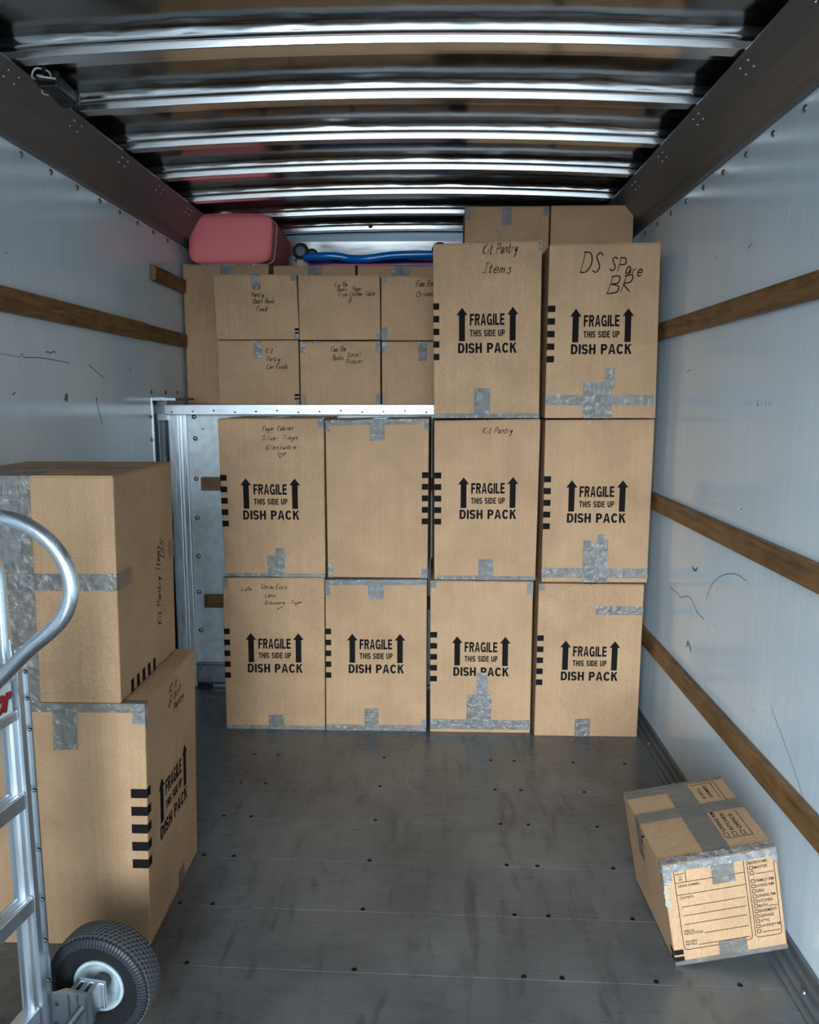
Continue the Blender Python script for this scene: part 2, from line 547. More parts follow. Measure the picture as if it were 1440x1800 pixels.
# bold grotesque capitals, monoline, for the fragile print
def bold_word(word):
    st = .228; h = st / 2
    polys = []
    def path(pts):
        polys.append(ribbon_sq(pts, st))
    def quad(*p):
        polys.append((list(p), [tuple(range(len(p)))]))
    def arc(cx, cy, rx, ry, a0, a1, n=14):
        return [(cx + rx * math.cos(math.radians(a0 + (a1 - a0) * i / n)), cy + ry * math.sin(math.radians(a0 + (a1 - a0) * i / n))) for i in range(n + 1)]
    wd = dict(F=.60, R=.70, A=.74, G=.76, I=.20, L=.58, E=.62, T=.64, H=.68, S=.66, D=.70, U=.68, P=.66, C=.74, K=.72)
    wd[' '] = .44
    x = 0
    for ch in word:
        w = wd[ch]
        X = lambda pts: [(x + a, b) for a, b in pts]
        bar = lambda x0, x1, yc, t=.20: quad(*X([(x0, yc - t / 2), (x1, yc - t / 2), (x1, yc + t / 2), (x0, yc + t / 2)]))
        stem = lambda x0: quad(*X([(x0, 0), (x0 + st, 0), (x0 + st, 1), (x0, 1)]))
        if ch in 'FREHDPKLI': stem(0)
        if ch == 'F': bar(0, w, .91); bar(0, w * .88, .50)
        if ch == 'E': bar(0, w, .91); bar(0, w * .94, .515); bar(0, w, .09)
        if ch == 'L': bar(0, w, .09)
        if ch == 'H': stem(w - st); bar(0, w, .52)
        if ch == 'T': quad(*X([(w / 2 - h, 0), (w / 2 + h, 0), (w / 2 + h, 1), (w / 2 - h, 1)])); bar(0, w, .91)
        if ch == 'A':
            quad(*X([(0, 0), (.21, 0), (w / 2 + .02, .93), (w / 2 + .02, 1), (w / 2 - .12, 1)]))
            quad(*X([(w, 0), (w / 2 + .12, 1), (w / 2 - .02, 1), (w / 2 - .02, .93), (w - .21, 0)]))
            bar(.17, w - .17, .29, .17)
        if ch in 'PR':
            c = .72 if ch == 'R' else .69
            path(X([(h, .91), (w - .30, .91)] + arc(w - .31, c, .31 - h, .91 - c, 88, -90) + [(h, 2 * c - .91)]))
            if ch == 'R': quad(*X([(w * .42, .46), (w * .42 + .2, .5), (w, 0), (w - .24, 0)]))
        if ch == 'D':
            path(X([(h, .91), (w * .45, .91)] + arc(w * .45, .5, w * .55 - h, .41, 88, -88) + [(w * .45, .09), (h, .09)]))
        if ch == 'U':
            path(X([(h, 1), (h, .38)] + arc(w / 2, .36, w / 2 - h, .27, 180, 360) + [(w - h, .38), (w - h, 1)]))
        if ch == 'C': path(X(arc(w / 2, .5, w / 2 - h, .42, 35, 325, 24)))
        if ch == 'G':
            path(X(arc(w / 2, .5, w / 2 - h, .42, 38, 318, 24)))
            quad(*X([(w - .17, 0), (w, 0), (w, .50), (w - .17, .50)])); bar(w * .53, w, .45, .15)
        if ch == 'S':
            path(X(arc(w / 2, .70, w / 2 - h, .22, 15, 268, 16) + arc(w / 2, .285, w / 2 - h, .205, 88, -165, 16)))
        if ch == 'K':
            quad(*X([(.12, .28), (.12, .56), (w - .26, 1), (w - .02, 1)])); quad(*X([(.26, .55), (.42, .70), (w, 0), (w - .25, 0)]))
        x += w + (.10 if ch != ' ' else 0)
    L = x - .10
    out = []
    for V, Fc in polys:
        out.append(([(min(max(a / L, 0), 1), min(max(b, 0), 1)) for a, b in V], Fc))
    return out

def ribbon_sq(pts, w):
    V, F = [], []
    n = len(pts)
    for i, p in enumerate(pts):
        a = pts[max(0, i - 1)]; b = pts[min(n - 1, i + 1)]
        dx, dy = b[0] - a[0], b[1] - a[1]
        l = math.hypot(dx, dy) or 1
        nx, ny = -dy / l * w / 2, dx / l * w / 2
        V += [(p[0] + nx, p[1] + ny * .92), (p[0] - nx, p[1] - ny * .92)]
        if i: F.append((2 * i - 2, 2 * i - 1, 2 * i + 1, 2 * i))
    return V, F

# ------------------------------------------------------------------ cartons
class Carton:
    """a box given by its measured front corners and a depth vector"""
    def __init__(s, name, label, group, BL, BR, TL, TR, dv, cat='box', seam='depth', bev=.0035, skew=None):
        s.c = [Vector(p) for p in (BL, BR, TL, TR)]
        s.dv = Vector(dv)
        s.skew = Vector(skew) if skew else Vector((0, 0, 0))   # extra depth shift at the top
        base = (s.c[0] + s.c[1]) / 2 + s.dv / 2
        s.o = base.copy()
        s.root = empty(name, base)
        tag(s.root, label, cat, group)
        s.W = (s.c[1] - s.c[0]).length
        s.H = (s.c[2] - s.c[0]).length
        s.D = s.dv.length
        s.dim = {'front': (s.W, s.H), 'right': (s.D, s.H), 'left': (s.D, s.H), 'top': (s.W, s.D), 'back': (s.W, s.H)}
        e = .0035 / s.H
        s.top_v = 1.0
        bm = bmesh.new()
        vs = {}
        for i in (0, 1):
            for j in (0, 1):
                for k in (0, 1):
                    vs[i, j, k] = bm.verts.new(s.P(i, j if j == 0 else 1 - e, k))
        for f in (((0,0,0),(1,0,0),(1,1,0),(0,1,0)), ((1,0,1),(0,0,1),(0,1,1),(1,1,1)), ((1,0,0),(1,0,1),(1,1,1),(1,1,0)),
                  ((0,0,1),(0,0,0),(0,1,0),(0,1,1)), ((0,1,0),(1,1,0),(1,1,1),(0,1,1)), ((0,0,1),(1,0,1),(1,0,0),(0,0,0))):
            bm.faces.new([vs[q] for q in f])
        bmesh.ops.bevel(bm, geom=bm.edges[:], offset=bev, segments=2, affect='EDGES', profile=.5)
        s.body = mk_bm('carton_body', bm, CARD, s.root)
        # two top flaps meeting in a seam
        for side in (0, 1):
            bm = bmesh.new()
            g = .0015 / (s.W if seam == 'depth' else s.D)
            a, b = (0.004, .5 - g) if side == 0 else (.5 + g, .996)
            q = [(a, .004), (b, .004), (b, .996), (a, .996)] if seam == 'depth' else [(.004, a), (.004, b), (.996, b), (.996, a)]
            lo = [bm.verts.new(s.P(u, 1 - e, w)) for u, w in q]
            hi = [bm.verts.new(s.P(u, 1, w)) for u, w in q]
            bm.faces.new(hi); bm.faces.new(lo[::-1])
            for i in range(4):
                bm.faces.new([lo[i], lo[(i + 1) % 4], hi[(i + 1) % 4], hi[i]])
            mk_bm('top_flap', bm, CARD, s.root)

    def P(s, u, v, w):
        a, b, c, d = s.c
        p = a * (1 - u) * (1 - v) + b * u * (1 - v) + c * (1 - u) * v + d * u * v
        return p + s.dv * w + s.skew * v - s.o

    def F(s, face, u, v, off):
        f = {'front': lambda u, v: s.P(u, v, 0), 'right': lambda u, v: s.P(1, v, u), 'left': lambda u, v: s.P(0, v, 1 - u),
             'top': lambda u, v: s.P(u, 1, v), 'back': lambda u, v: s.P(1 - u, v, 1)}[face]
        p = f(u, v)
        n = (f(u + .01, v) - p).cross(f(u, v + .01) - p).normalized()
        return p + n * off

    def shapes(s, name, polys, mat, face='front', off=.0007, uv=False):
        """polys: (verts2d, faces) in metres from the face's lower left corner (or uv)"""
        V, Fc = [], []
        W, H = s.dim[face]
        for pv, pf in polys:
            n = len(V)
            for x, y in pv:
                V.append(s.F(face, x if uv else x / W, y if uv else y / H, off))
            Fc += [tuple(i + n for i in f) for f in pf]
        return mk(name, V, Fc, mat, s.root)

    def rects(s, name, rs, mat=INK, face='front', off=.0007):
        for u0, u1, v0, v1 in rs:
            s.shapes(name, [([(u0, v0), (u1, v0), (u1, v1), (u0, v1)], [(0, 1, 2, 3)])], mat, face, off, True)

    def fragile(s, face='front', du=0., dv=0.):
        W, H = s.dim[face]
        polys = []
        def txt(t, u0, u1, v, capv, bold):
            for V, Fc in bold_word(t):
                polys.append(([((u0 + (u1 - u0) * x + du), (v + capv * y + dv)) for x, y in V], Fc))
        txt('FRAGILE', .338, .660, .5385, .066, .030)
        txt('THIS SIDE UP', .338, .664, .475, .038, .028)
        txt('DISH PACK', .228, .777, .380, .058, .028)
        for c in (.265, .737):
            hw, sw = .053, .028
            polys.append(([(c - sw + du, .449 + dv), (c + sw + du, .449 + dv), (c + sw + du, .598 + dv), (c - sw + du, .598 + dv)], [(0, 1, 2, 3)]))
            polys.append(([(c - hw + du, .597 + dv), (c + hw + du, .597 + dv), (c + du, .641 + dv)], [(0, 1, 2)]))
        s.shapes('fragile_print', polys, INK, face, .0007, True)

    def stripes(s, face, u0, u1, top=.67, pitch=.0725, h=.037, n=5):
        s.rects('edge_bar', [(u0, u1, top - k * pitch - h, top - k * pitch) for k in range(n)], INK, face)

    def write(s, lines, face='front', pen=.0024, rot=False, off=.0009):
        """lines: (text, u0, u1, v, cap_height_m[, rise])"""
        W, H = s.dim[face]
        polys = []
        for ln in lines:
            t, u0, u1, v, cap = ln[:5]
            rise = ln[5] if len(ln) > 5 else .02
            st, w = hand2d(t)
            L = (u1 - u0) * (H if rot else W)
            for q in st:
                if rot:   # written down the face
                    pts = [(v * W + b * cap, u0 * H + a / w * L) for a, b in q]
                else:
                    pts = [(u0 * W + a / w * L, v * H + b * cap + a / w * L * rise) for a, b in q]
                polys.append(ribbon(pts, pen * 1.25))
        s.shapes('handwriting', polys, PEN, face, off)

    def tape(s, patches, mat=None, name='packing_tape', rip=.0009, off=.0013):
        """patches: (face, u0, u1, v0, v1[, ragged side]) -> one rippled strip mesh"""
        mat = mat or TAPE
        for pt in patches:
            V, Fc = [], []
            face, u0, u1, v0, v1 = pt[:5]
            rag = pt[5] if len(pt) > 5 else ''
            W, H = s.dim[face]
            nx = max(2, min(110, int(abs(u1 - u0) * W / .0035)))
            ny = max(2, min(110, int(abs(v1 - v0) * H / .0045)))
            n0 = len(V)
            sd = Vector((hash_f(face, int(u0 * 90 + v0 * 50)), s.o.x * 3, s.o.z * 3))
            for j in range(ny + 1):
                for i in range(nx + 1):
                    a, b = i / nx, j / ny
                    u = u0 + (u1 - u0) * a
                    v = v0 + (v1 - v0) * b
                    k = noise.noise(Vector((a * 7, 3.3, 1)) + sd) * .5 + noise.noise(Vector((a * 19, 1, 8)) + sd) * .3
                    if 't' in rag: v -= (v1 - v0) * b * (.07 + .13 * abs(k))
                    if 'b' in rag: v += (v1 - v0) * (1 - b) * (.07 + .13 * abs(k))
                    k2 = noise.noise(Vector((5, b * 7, 2)) + sd)
                    if 'l' in rag: u += (u1 - u0) * (1 - a) * .06 * abs(k2)
                    if 'r' in rag: u -= (u1 - u0) * a * .06 * abs(k2)
                    q = (Vector((u * W * 95, v * H * 26, 0)) if mat is TAPE_W else Vector((u * W * 55, v * H * 40, 0))) + sd * 5
                    o = off + rip * (1.7 if mat is TAPE_W else 1) * (.9 * noise.noise(q) + .6 * noise.noise(q * 2.3))
                    V.append(s.F(face, u, v, max(o, .0004)))
            for j in range(ny):
                for i in range(nx):
                    p = n0 + j * (nx + 1) + i
                    Fc.append((p, p + 1, p + nx + 2, p + nx + 1))
            mk(name, V, Fc, mat, s.root, True)

def hash_f(t, k):
    return (sum(ord(c) for c in t) * 13 + k * 7) % 97 * .37

# ================================================================== THE SETTING
# yard outside the open rear end
yard = mk('ground', [(-40, -60, -.85), (40, -60, -.85), (40, 40, -.85), (-40, 40, -.85)], [(0, 1, 2, 3)], CONCRETE)
tag(yard, kind='structure')

# floor of crosswise metal planks with fine seams
def floor_build():
    bm = bmesh.new()
    def pl(ya, yb):
        sk = lambda x: -.024 * (x + .2)
        V = []
        for z in (-.05, 0.0):
            for x, y in ((X_L - .02, ya), (X_R + .02, ya), (X_R + .02, yb), (X_L - .02, yb)):
                V.append(Vector((x, y + sk(x), z)))
        t = bmesh.new()
        vs = [t.verts.new(v) for v in V]
        for f in ((4, 5, 6, 7), (3, 2, 1, 0), (0, 1, 5, 4), (1, 2, 6, 5), (2, 3, 7, 6), (3, 0, 4, 7)):
            t.faces.new([vs[i] for i in f])
        top = [e for e in t.edges if e.verts[0].co.z == 0 and e.verts[1].co.z == 0]
        bmesh.ops.bevel(t, geom=top, offset=.0012, segments=1, affect='EDGES')
        merge(bm, t)
    y = 1.862 - .248 * 16
    while y < 3.9:
        pl(y + .0003, y + .248 - .0003)
        y += .248
    add_box(bm, X_L - .02, X_R + .02, y - .03, BULK_Y + .05, -.05, -.0005)
    add_box(bm, X_L - .02, X_R + .02, DOOR_Y - .1, FRONT_Y, -.09, -.05)
    return mk_bm('floor', bm, FLOOR)
floor = tag(floor_build(), kind='structure')
SCREW = mat_metal('floor_screw', (.035, .035, .036), .45, (.02, 60))
for k in range(-4, 6):
    ys = 1.862 + .248 * k
    for x in (-1.115, -.762, -.662, -.207, .243, .342, .586, .80):
        o = rivet(floor, (x, ys - .024 * (x + .2) + .012, -.0040), (0, 0, 1), .0100, SCREW, 'floor_screw')

# side walls, overhead bay and bulkhead
def poly_slab(name, pts_yz, x0, x1, mat):
    n = len(pts_yz)
    V = [(x0, y, z) for y, z in pts_yz] + [(x1, y, z) for y, z in pts_yz]
    Fc = [tuple(range(n)), tuple(range(2 * n - 1, n - 1, -1))]
    Fc += [(i, n + i, n + (i + 1) % n, (i + 1) % n) for i in range(n)]
    bm = bmesh.new()
    vs = [bm.verts.new(v) for v in V]
    for f in Fc: bm.faces.new([vs[i] for i in f])
    return mk_bm(name, bm, mat)
REC_Y = 3.655
wall_left = tag(poly_slab('wall_left', [(DOOR_Y, 0), (REC_Y, 0), (REC_Y, 1.512), (3.862, 1.512), (3.862, 1.40), (FRONT_Y + .05, 1.40), (FRONT_Y + .05, 2.64), (DOOR_Y, 2.64)], X_L - .05, X_L, WALL), kind='structure')
wall_right = tag(poly_slab('wall_right', [(DOOR_Y, 0), (FRONT_Y + .05, 0), (FRONT_Y + .05, 2.64), (DOOR_Y, 2.64)], X_R, X_R + .05, WALL), kind='structure')
wall_bulkhead = tag(box_obj('wall_bulkhead', -1.247, X_R, BULK_Y, BULK_Y + .03, .115, 1.43, BAY_WHITE), kind='structure')
wall_front = tag(box_obj('wall_front', X_L, X_R, FRONT_Y, FRONT_Y + .05, 1.40, 2.452, BAY_WHITE), kind='structure')
fl = mk('trim_flashing', [(X_L, FRONT_Y - .032, 2.4525), (X_R, FRONT_Y - .032, 2.4525), (X_R, FRONT_Y - .014, 2.372), (X_L, FRONT_Y - .014, 2.372), (X_L, FRONT_Y - .002, 2.4525), (X_R, FRONT_Y - .002, 2.4525), (X_R, FRONT_Y - .002, 2.372), (X_L, FRONT_Y - .002, 2.372)], [(0, 3, 2, 1), (4, 5, 6, 7), (0, 4, 7, 3), (1, 2, 6, 5), (3, 7, 6, 2), (0, 1, 5, 4)], BOW)
tag(fl, kind='structure')
bay_floor = tag(box_obj('floor_bay', X_L - .2, X_R, 3.86, FRONT_Y, 1.432, BAY_Z - .0005, GALV), kind='structure')
front_rail = tag(box_obj('trim_front', X_L, X_R, FRONT_Y - .03, FRONT_Y + .05, 2.452, 2.64, SLATE), kind='structure')

for i, (y0) in enumerate([2.596 + .1975 * k for k in range(-22, 9)]):
    rivet(wall_left, (X_L, y0, 2.282), (1, 0, 0))
for i, (y0) in enumerate([2.243 + .198 * k for k in range(-20, 9)]):
    rivet(wall_right, (X_R, y0, 2.273), (-1, 0, 0))
for y, z in ((3.653, 1.537), (3.848, 1.537), (4.029, 1.537), (3.631, 1.423), (3.631, 1.316), (3.631, 1.19)):
    rivet(wall_left, (X_L, y, z), (1, 0, 0), .0095)
for x, z in ((-1.213, 1.416), (-1.211, 1.307), (-1.214, 1.102), (-1.216, .90), (-1.219, .70), (-1.224, .509), (-1.222, .303)):
    rivet(wall_bulkhead, (x, BULK_Y, z), (0, -1, 0), .012)

# corner pocket between left wall and bulkhead
def recess():
    bm = bmesh.new()
    add_box(bm, X_L - .14, X_L - .12, REC_Y - .06, BULK_Y + .05, 0, 1.50)         # far side of the pocket
    add_box(bm, X_L - .12, X_L - .04, BULK_Y + .02, BULK_Y + .04, 0, 1.50)         # back of the pocket
    add_box(bm, X_L - .075, X_L - .055, BULK_Y - .02, BULK_Y + .02, 0, 1.43, .003)   # rib
    add_box(bm, X_L - .13, X_L - .05, REC_Y - .06, REC_Y - .04, 0, 1.5)
    add_box(bm, X_L - .14, X_L - .02, REC_Y - .06, BULK_Y + .05, -.02, 0)
    add_box(bm, X_L - .14, X_R - 2.2, REC_Y, BULK_Y + .02, 1.498, 1.51)
    return mk_bm('wall_pocket', bm, GALV)
tag(recess(), kind='structure')
post = bmesh.new()
add_box(post, -1.337, -1.281, BULK_Y - .035, BULK_Y + .02, 0.0, 1.435, .004)
add_box(post, -1.270, -1.246, BULK_Y - .02, BULK_Y + .02, 0.0, 1.435, .003)
add_box(post, -1.281, -1.270, BULK_Y - .004, BULK_Y + .02, 0.0, 1.435)
add_box(post, X_L - .006, X_L + .004, REC_Y - .004, REC_Y + .012, 0.0, 1.512, .001)
post = tag(mk_bm('trim_corner', post, BRIGHT), kind='structure')
lip = bmesh.new()
add_box(lip, -1.34, X_R, 3.845, 3.858, 1.428, BAY_Z - .001, .002)
add_box(lip, -1.34, X_R, 3.858, 3.93, 1.428, 1.434)
lip = tag(mk_bm('trim_ledge', lip, LEDGE), kind='structure')
for k in range(14):
    rivet(lip, (-1.30 + k * .105, 3.845, 1.440 + (k % 3) * .004), (0, -1, 0), .0045)
kick = bmesh.new()
add_box(kick, -1.245, X_R, BULK_Y - .012, BULK_Y + .03, .022, .118, .002)
add_box(kick, -1.245, X_R, BULK_Y - .018, BULK_Y + .03, .108, .118, .002)
add_box(kick, -1.245, X_R, BULK_Y - .022, BULK_Y + .03, .122, .132, .002)
add_box(kick, -1.16, X_R, BULK_Y - .03, BULK_Y + .03, .0, .020, .002)
kick = tag(mk_bm('baseboard_bulkhead', kick, GALV), kind='structure')
for x in (-1.228, -1.185):
    for z in (.04, .095):
        rivet(kick, (x, BULK_Y - .012, z), (0, -1, 0), .007)
# slot in the bulkhead panel
box_obj('slot', -1.175, -1.163, BULK_Y - .001, BULK_Y + .002, 1.352, 1.357, BLACK_PLASTIC, wall_bulkhead)

# stepped rails along the wall feet
for nm, sx, xw in (('baseboard_right', -1, X_R), ('baseboard_left', 1, X_L)):
    bm = bmesh.new()
    y1 = BULK_Y - .02 if sx < 0 else REC_Y
    def rail(a, b, z0, z1, bev=.002):
        xa, xb = xw + sx * a, xw + sx * b
        add_box(bm, min(xa, xb), max(xa, xb), DOOR_Y, y1, z0, z1, bev)
    rail(0, .070, 0, .006); rail(0, .052, 0, .016); rail(0, .030, 0, .030); rail(0, .012, 0, .046)
    b = tag(mk_bm(nm, bm, COVE), kind='structure')
    for k in range(7):
        rivet(b, (xw + sx * .041, 1.45 + k * .36, .016), (0, 0, 1), .007)

# sloped top rails along both wall heads
XA, XB = -1.215, .857            # inner upper edges
def cove(name, pts, back):
    n = len(pts)
    bm = bmesh.new()
    loop = pts + back
    A = [bm.verts.new((x, DOOR_Y, z)) for x, z in loop]
    B = [bm.verts.new((x, FRONT_Y, z)) for x, z in loop]
    m = len(loop)
    for i in range(m):
        bm.faces.new([A[i], A[(i + 1) % m], B[(i + 1) % m], B[i]])
    bm.faces.new(A); bm.faces.new(B[::-1])
    return tag(mk_bm(name, bm, COVE), kind='structure')
prof = [(0, 2.300), (.006, 2.300), (.007, 2.312), (.020, 2.330), (.032, 2.340), (.075, 2.392), (.082, 2.404), (.1175, 2.4575), (.1178, 2.460), (.1175, 2.462)]
cl = cove('trim_left', [(X_L + a, z) for a, z in prof], [(X_L + .05, 2.464), (X_L - .02, 2.464), (X_L - .02, 2.30)])
cr = cove('trim_right', [(X_R - a * 1.11, z) for a, z in prof], [(X_R - .05, 2.464), (X_R + .02, 2.464), (X_R + .02, 2.30)])
YB = [2.367 + .4105 * k for k in range(-10, 7)]
YB[-1] = 4.815
for yb in YB:
    for dy in (-.02, .035):
        for t in (.25, .75):
            for tr, xw, sx, kx in ((cl, X_L, 1, 1), (cr, X_R, -1, 1.11)):
                a0, z0 = .0865, 2.4105
                a1, z1 = .1120, 2.4482
                a = a0 + (a1 - a0) * t; z = z0 + (z1 - z0) * t
                rivet(tr, (xw + sx * a * kx, yb + dy + .012 * (t - .5), z), (sx * .83, 0, -.56), .0042)

# roof skin that dips to each bow, dented
XC, HW = (XA + XB) / 2, (XB - XA) / 2
def arch(x):
    return 2.472 + .030 * (1 - ((x - XC) / HW) ** 2)
def skin():
    xs = [X_L + .01 + (X_R - X_L - .02) * i / 120 for i in range(121)]
    rows = []   # (y, z offset above arch, dent weight)
    prev = DOOR_Y
    for k, yb in enumerate(YB):
        a = prev + .05 if k else DOOR_Y
        bnd = yb - .064
        m = 8
        for i in range(m):
            t = i / (m - 1)
            rows.append((a + (bnd - a) * t, .0462 - .004 * math.sin(math.pi * t), .3))
        for dy, dz, wgt in ((-.046, .0455, .8), (-.040, .0450, 1), (-.0345, .0430, .9), (-.0305, .0395, .6), (-.0275, .0345, .35), (-.0250, .0280, .15), (-.0235, .0215, .0)):
            rows.append((yb + dy, dz, wgt))
        rows.append((yb - .006, .0205, 0))
        rows.append((yb + .045, .046, .1))
        prev = yb
    rows += [(prev + .06, .046, .2), (FRONT_Y, .046, .2)]
    V, Fc = [], []
    n = len(xs)
    for y, dz, w in rows:
        for x in xs:
            q = Vector((x * 5, y * 3, 0))
            d = noise.noise(q) * .004 + noise.noise(q * 3.1) * .002
            dd = noise.noise(Vector((x * 6.5, round(y * 2.4), 4))) * .007 + noise.noise(Vector((x * 17, round(y * 2.4), 9))) * .0035
            V.append((x, y + w * dd * (.8 if w > .3 else 0), arch(x) + dz + w * (d * .8 + dd * .1)))
    for j in range(len(rows) - 1):
        for i in range(n - 1):
            p = j * n + i
            Fc.append((p, p + n, p + n + 1, p + 1))
    o = mk('ceiling', V, Fc, SKIN, None, True)
    o.data.materials.append(LIP)  # dips before the bows take the skin copy with painted reflection
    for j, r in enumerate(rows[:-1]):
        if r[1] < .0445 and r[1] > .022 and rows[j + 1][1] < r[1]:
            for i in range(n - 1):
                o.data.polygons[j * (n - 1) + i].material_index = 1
    return o
tag(skin(), kind='structure')
tag(box_obj('roof', X_L - .05, X_R + .05, DOOR_Y, FRONT_Y + .05, 2.60, 2.66, COVE), kind='structure')
outer = bmesh.new()
add_box(outer, X_L - .16, X_R + .06, FRONT_Y + .05, FRONT_Y + .10, 1.35, 2.66)
add_box(outer, X_L - .20, X_R + .06, BULK_Y + .05, FRONT_Y + .1, 1.36, 1.43)
add_box(outer, X_L - .20, X_R + .06, BULK_Y + .06, BULK_Y + .10, -.1, 1.43)
add_box(outer, X_L - .20, X_L - .15, REC_Y - .1, BULK_Y + .1, -.1, 1.52)
tag(mk_bm('wall_outer', outer, GALV), kind='structure')

# roof bows
for k, yb in enumerate(YB):
    pf = [(-.0085, .0190), (-.0070, .0200), (-.0050, .0190), (-.0006, .0015), (.002, .0), (.047, .0), (.050, .002), (.053, .046), (.049, .050), (.044, .008), (.006, .008), (-.003, .0215), (-.0085, .0215)]
    xs = [XA - .03 + (XB - XA + .06) * i / 40 for i in range(41)]
    bm = bmesh.new()
    rings = [[bm.verts.new((x, yb + a, arch(x) + b)) for a, b in pf] for x in xs]
    m = len(pf)
    for i in range(40):
        for j in range(m):
            bm.faces.new([rings[i][j], rings[i][(j + 1) % m], rings[i + 1][(j + 1) % m], rings[i + 1][j]])
    bm.faces.new(rings[0]); bm.faces.new(rings[-1][::-1])
    b = tag(mk_bm('ceiling_beam', bm, BOW), kind='structure')
    if k == len(YB) - 1:
        rivet(b, (-.385, yb - .006, arch(-.385) + .02), (0, -1, -.3), .013, DARK_STEEL, 'bolt')

# marks on the walls
def wall_marks(wall, x, sx, lines, mat, name):
    V, Fc = [], []
    for pts, w in lines:
        pts2 = spline([Vector((a, b, 0)) for a, b in pts], 5) if len(pts) > 2 else [Vector((a, b, 0)) for a, b in pts]
        rv, rf = ribbon([(p.x, p.y) for p in pts2], w)
        n = len(V)
        V += [(x + sx * .0006, y, z) for y, z in rv]
        Fc += [tuple(i + n for i in f) for f in rf]
    mk(name, V, Fc, mat, wall)
wall_marks(wall_left, X_L, 1, [
    ([(2.38, 1.644), (2.50, 1.639)], .003), ([(2.50, 1.637), (2.52, 1.651), (2.53, 1.640), (2.65, 1.643), (2.85, 1.635)], .003),
    ([(2.67, 1.663), (2.69, 1.667), (2.70, 1.662), (2.72, 1.668), (2.742, 1.669)], .005), ([(3.0, 1.637), (3.06, 1.615), (3.145, 1.584)], .004),
    ([(2.79, 1.50), (2.80, 1.52), (2.81, 1.515), (2.80, 1.495)], .012), ([(3.05, 1.50), (3.07, 1.46), (3.094, 1.408)], .004),
    ([(3.40, 1.644), (3.424, 1.615)], .007), ([(2.44, 1.52), (2.46, 1.526)], .008), ([(3.45, 1.86), (3.48, 1.90)], .002),
    ([(2.45, 1.955), (2.47, 1.953)], .004), ([(3.05, 1.50), (3.06, 1.51)], .015)], SCUFF, 'scuff_marks')
wall_marks(wall_right, X_R, -1, [
    ([(2.771, .787), (2.743, .834), (2.688, .882), (2.603, .92), (2.506, .942), (2.426, .938)], .0028),
    ([(3.203, .727), (3.10, .729), (3.058, .722), (2.971, .75), (2.915, .744), (2.86, .718), (2.778, .712)], .003),
    ([(2.94, .875), (2.92, .866), (2.89, .872), (2.885, .885)], .010), ([(2.955, .55), (2.944, .575), (2.92, .565), (2.90, .55)], .010),
    ([(2.55, 1.985), (2.58, 1.975)], .008), ([(2.86, 1.99), (2.865, 2.0)], .008),
    ([(2.532, 1.50), (2.532, 1.485)], .003), ([(2.51, 1.50), (2.51, 1.487)], .003), ([(2.49, 1.497), (2.48, 1.487)], .003), ([(2.43, 1.502), (2.43, 1.486), (2.42, 1.49)], .003),
    ([(2.40, 1.50), (2.40, 1.487)], .003), ([(2.37, 1.50), (2.37, 1.485)], .004), ([(2.34, 1.50), (2.345, 1.486)], .004),
    ([(3.21, 1.61), (3.17, 1.64)], .003), ([(3.07, 1.617), (3.13, 1.61)], .005), ([(2.2, .62), (2.05, .52), (1.95, .44)], .002)], SCUFF, 'scuff_marks')
wall_marks(wall_right, X_R, -1, [
    ([(2.53, 1.155), (2.50, 1.158), (2.515, 1.145)], .010), ([(2.70, .70), (2.68, .69)], .008), ([(2.30, 1.98), (2.30, 2.04)], .004),
    ([(2.62, .56), (2.60, .63)], .002), ([(2.30, .60), (2.27, .59), (2.24, .595)], .004), ([(3.35, .42), (3.32, .45)], .006)], SCUFF_W, 'scrape_marks')

# ================================================================== WOODEN RUB RAILS
def slat(label, x0, x1, y0, y1, z0, z1, mat=WOOD, group=None, sag=0.0):
    bm = bmesh.new()
    add_box(bm, x0, x1, y0, y1, z0, z1, .003)
    o = mk_bm('wooden_rail', bm, mat)
    return tag(o, label, 'rail', group)
RG = 'wooden tie rails on the right wall'
slat('topmost of the three long brown wooden rails on the right wall', .957, X_R - .001, -1.9, 3.9, 1.759, 1.827, group=RG)
slat('middle one of the three long brown wooden rails on the right wall', .957, X_R - .001, -1.9, 3.9, 1.024, 1.094, group=RG)
slat('lowest long brown wooden rail on the right wall, above the fallen box', .957, X_R - .001, -1.9, 3.9, .388, .458, group=RG)
slat('long brown wooden rail on the left wall, in the near stretch', X_L + .001, X_L + .029, -1.9, 3.575, 1.770, 1.845)
slat('short dark wooden rail continuing the left wall rail up to the tall box', X_L + .001, X_L + .025, 3.582, 4.155, 1.774, 1.842)
slat('upper short wooden rail end on the left wall, below the coral bag', X_L + .001, X_L + .029, 3.71, 4.155, 2.055, 2.122)
slat('wooden rail stub on the white bulkhead beside the upper row of boxes', -1.183, .9, BULK_Y - .028, BULK_Y - .001, 1.045, 1.112, WOOD_X)
slat('wooden rail stub on the white bulkhead beside the bottom row of boxes', -1.190, .9, BULK_Y - .028, BULK_Y - .001, .432, .500, WOOD_X)

# ================================================================== DISH PACK BOXES
DG = 'dish pack boxes stacked against the bulkhead'
def dish(label, y, bl, br, tl, tr, depth=.485, dx=0.0):
    f = lambda p: (p[0], y, p[1])
    return Carton('cardboard_box', label, DG, f(bl), f(br), f(tl), f(tr), (dx, depth, 0))

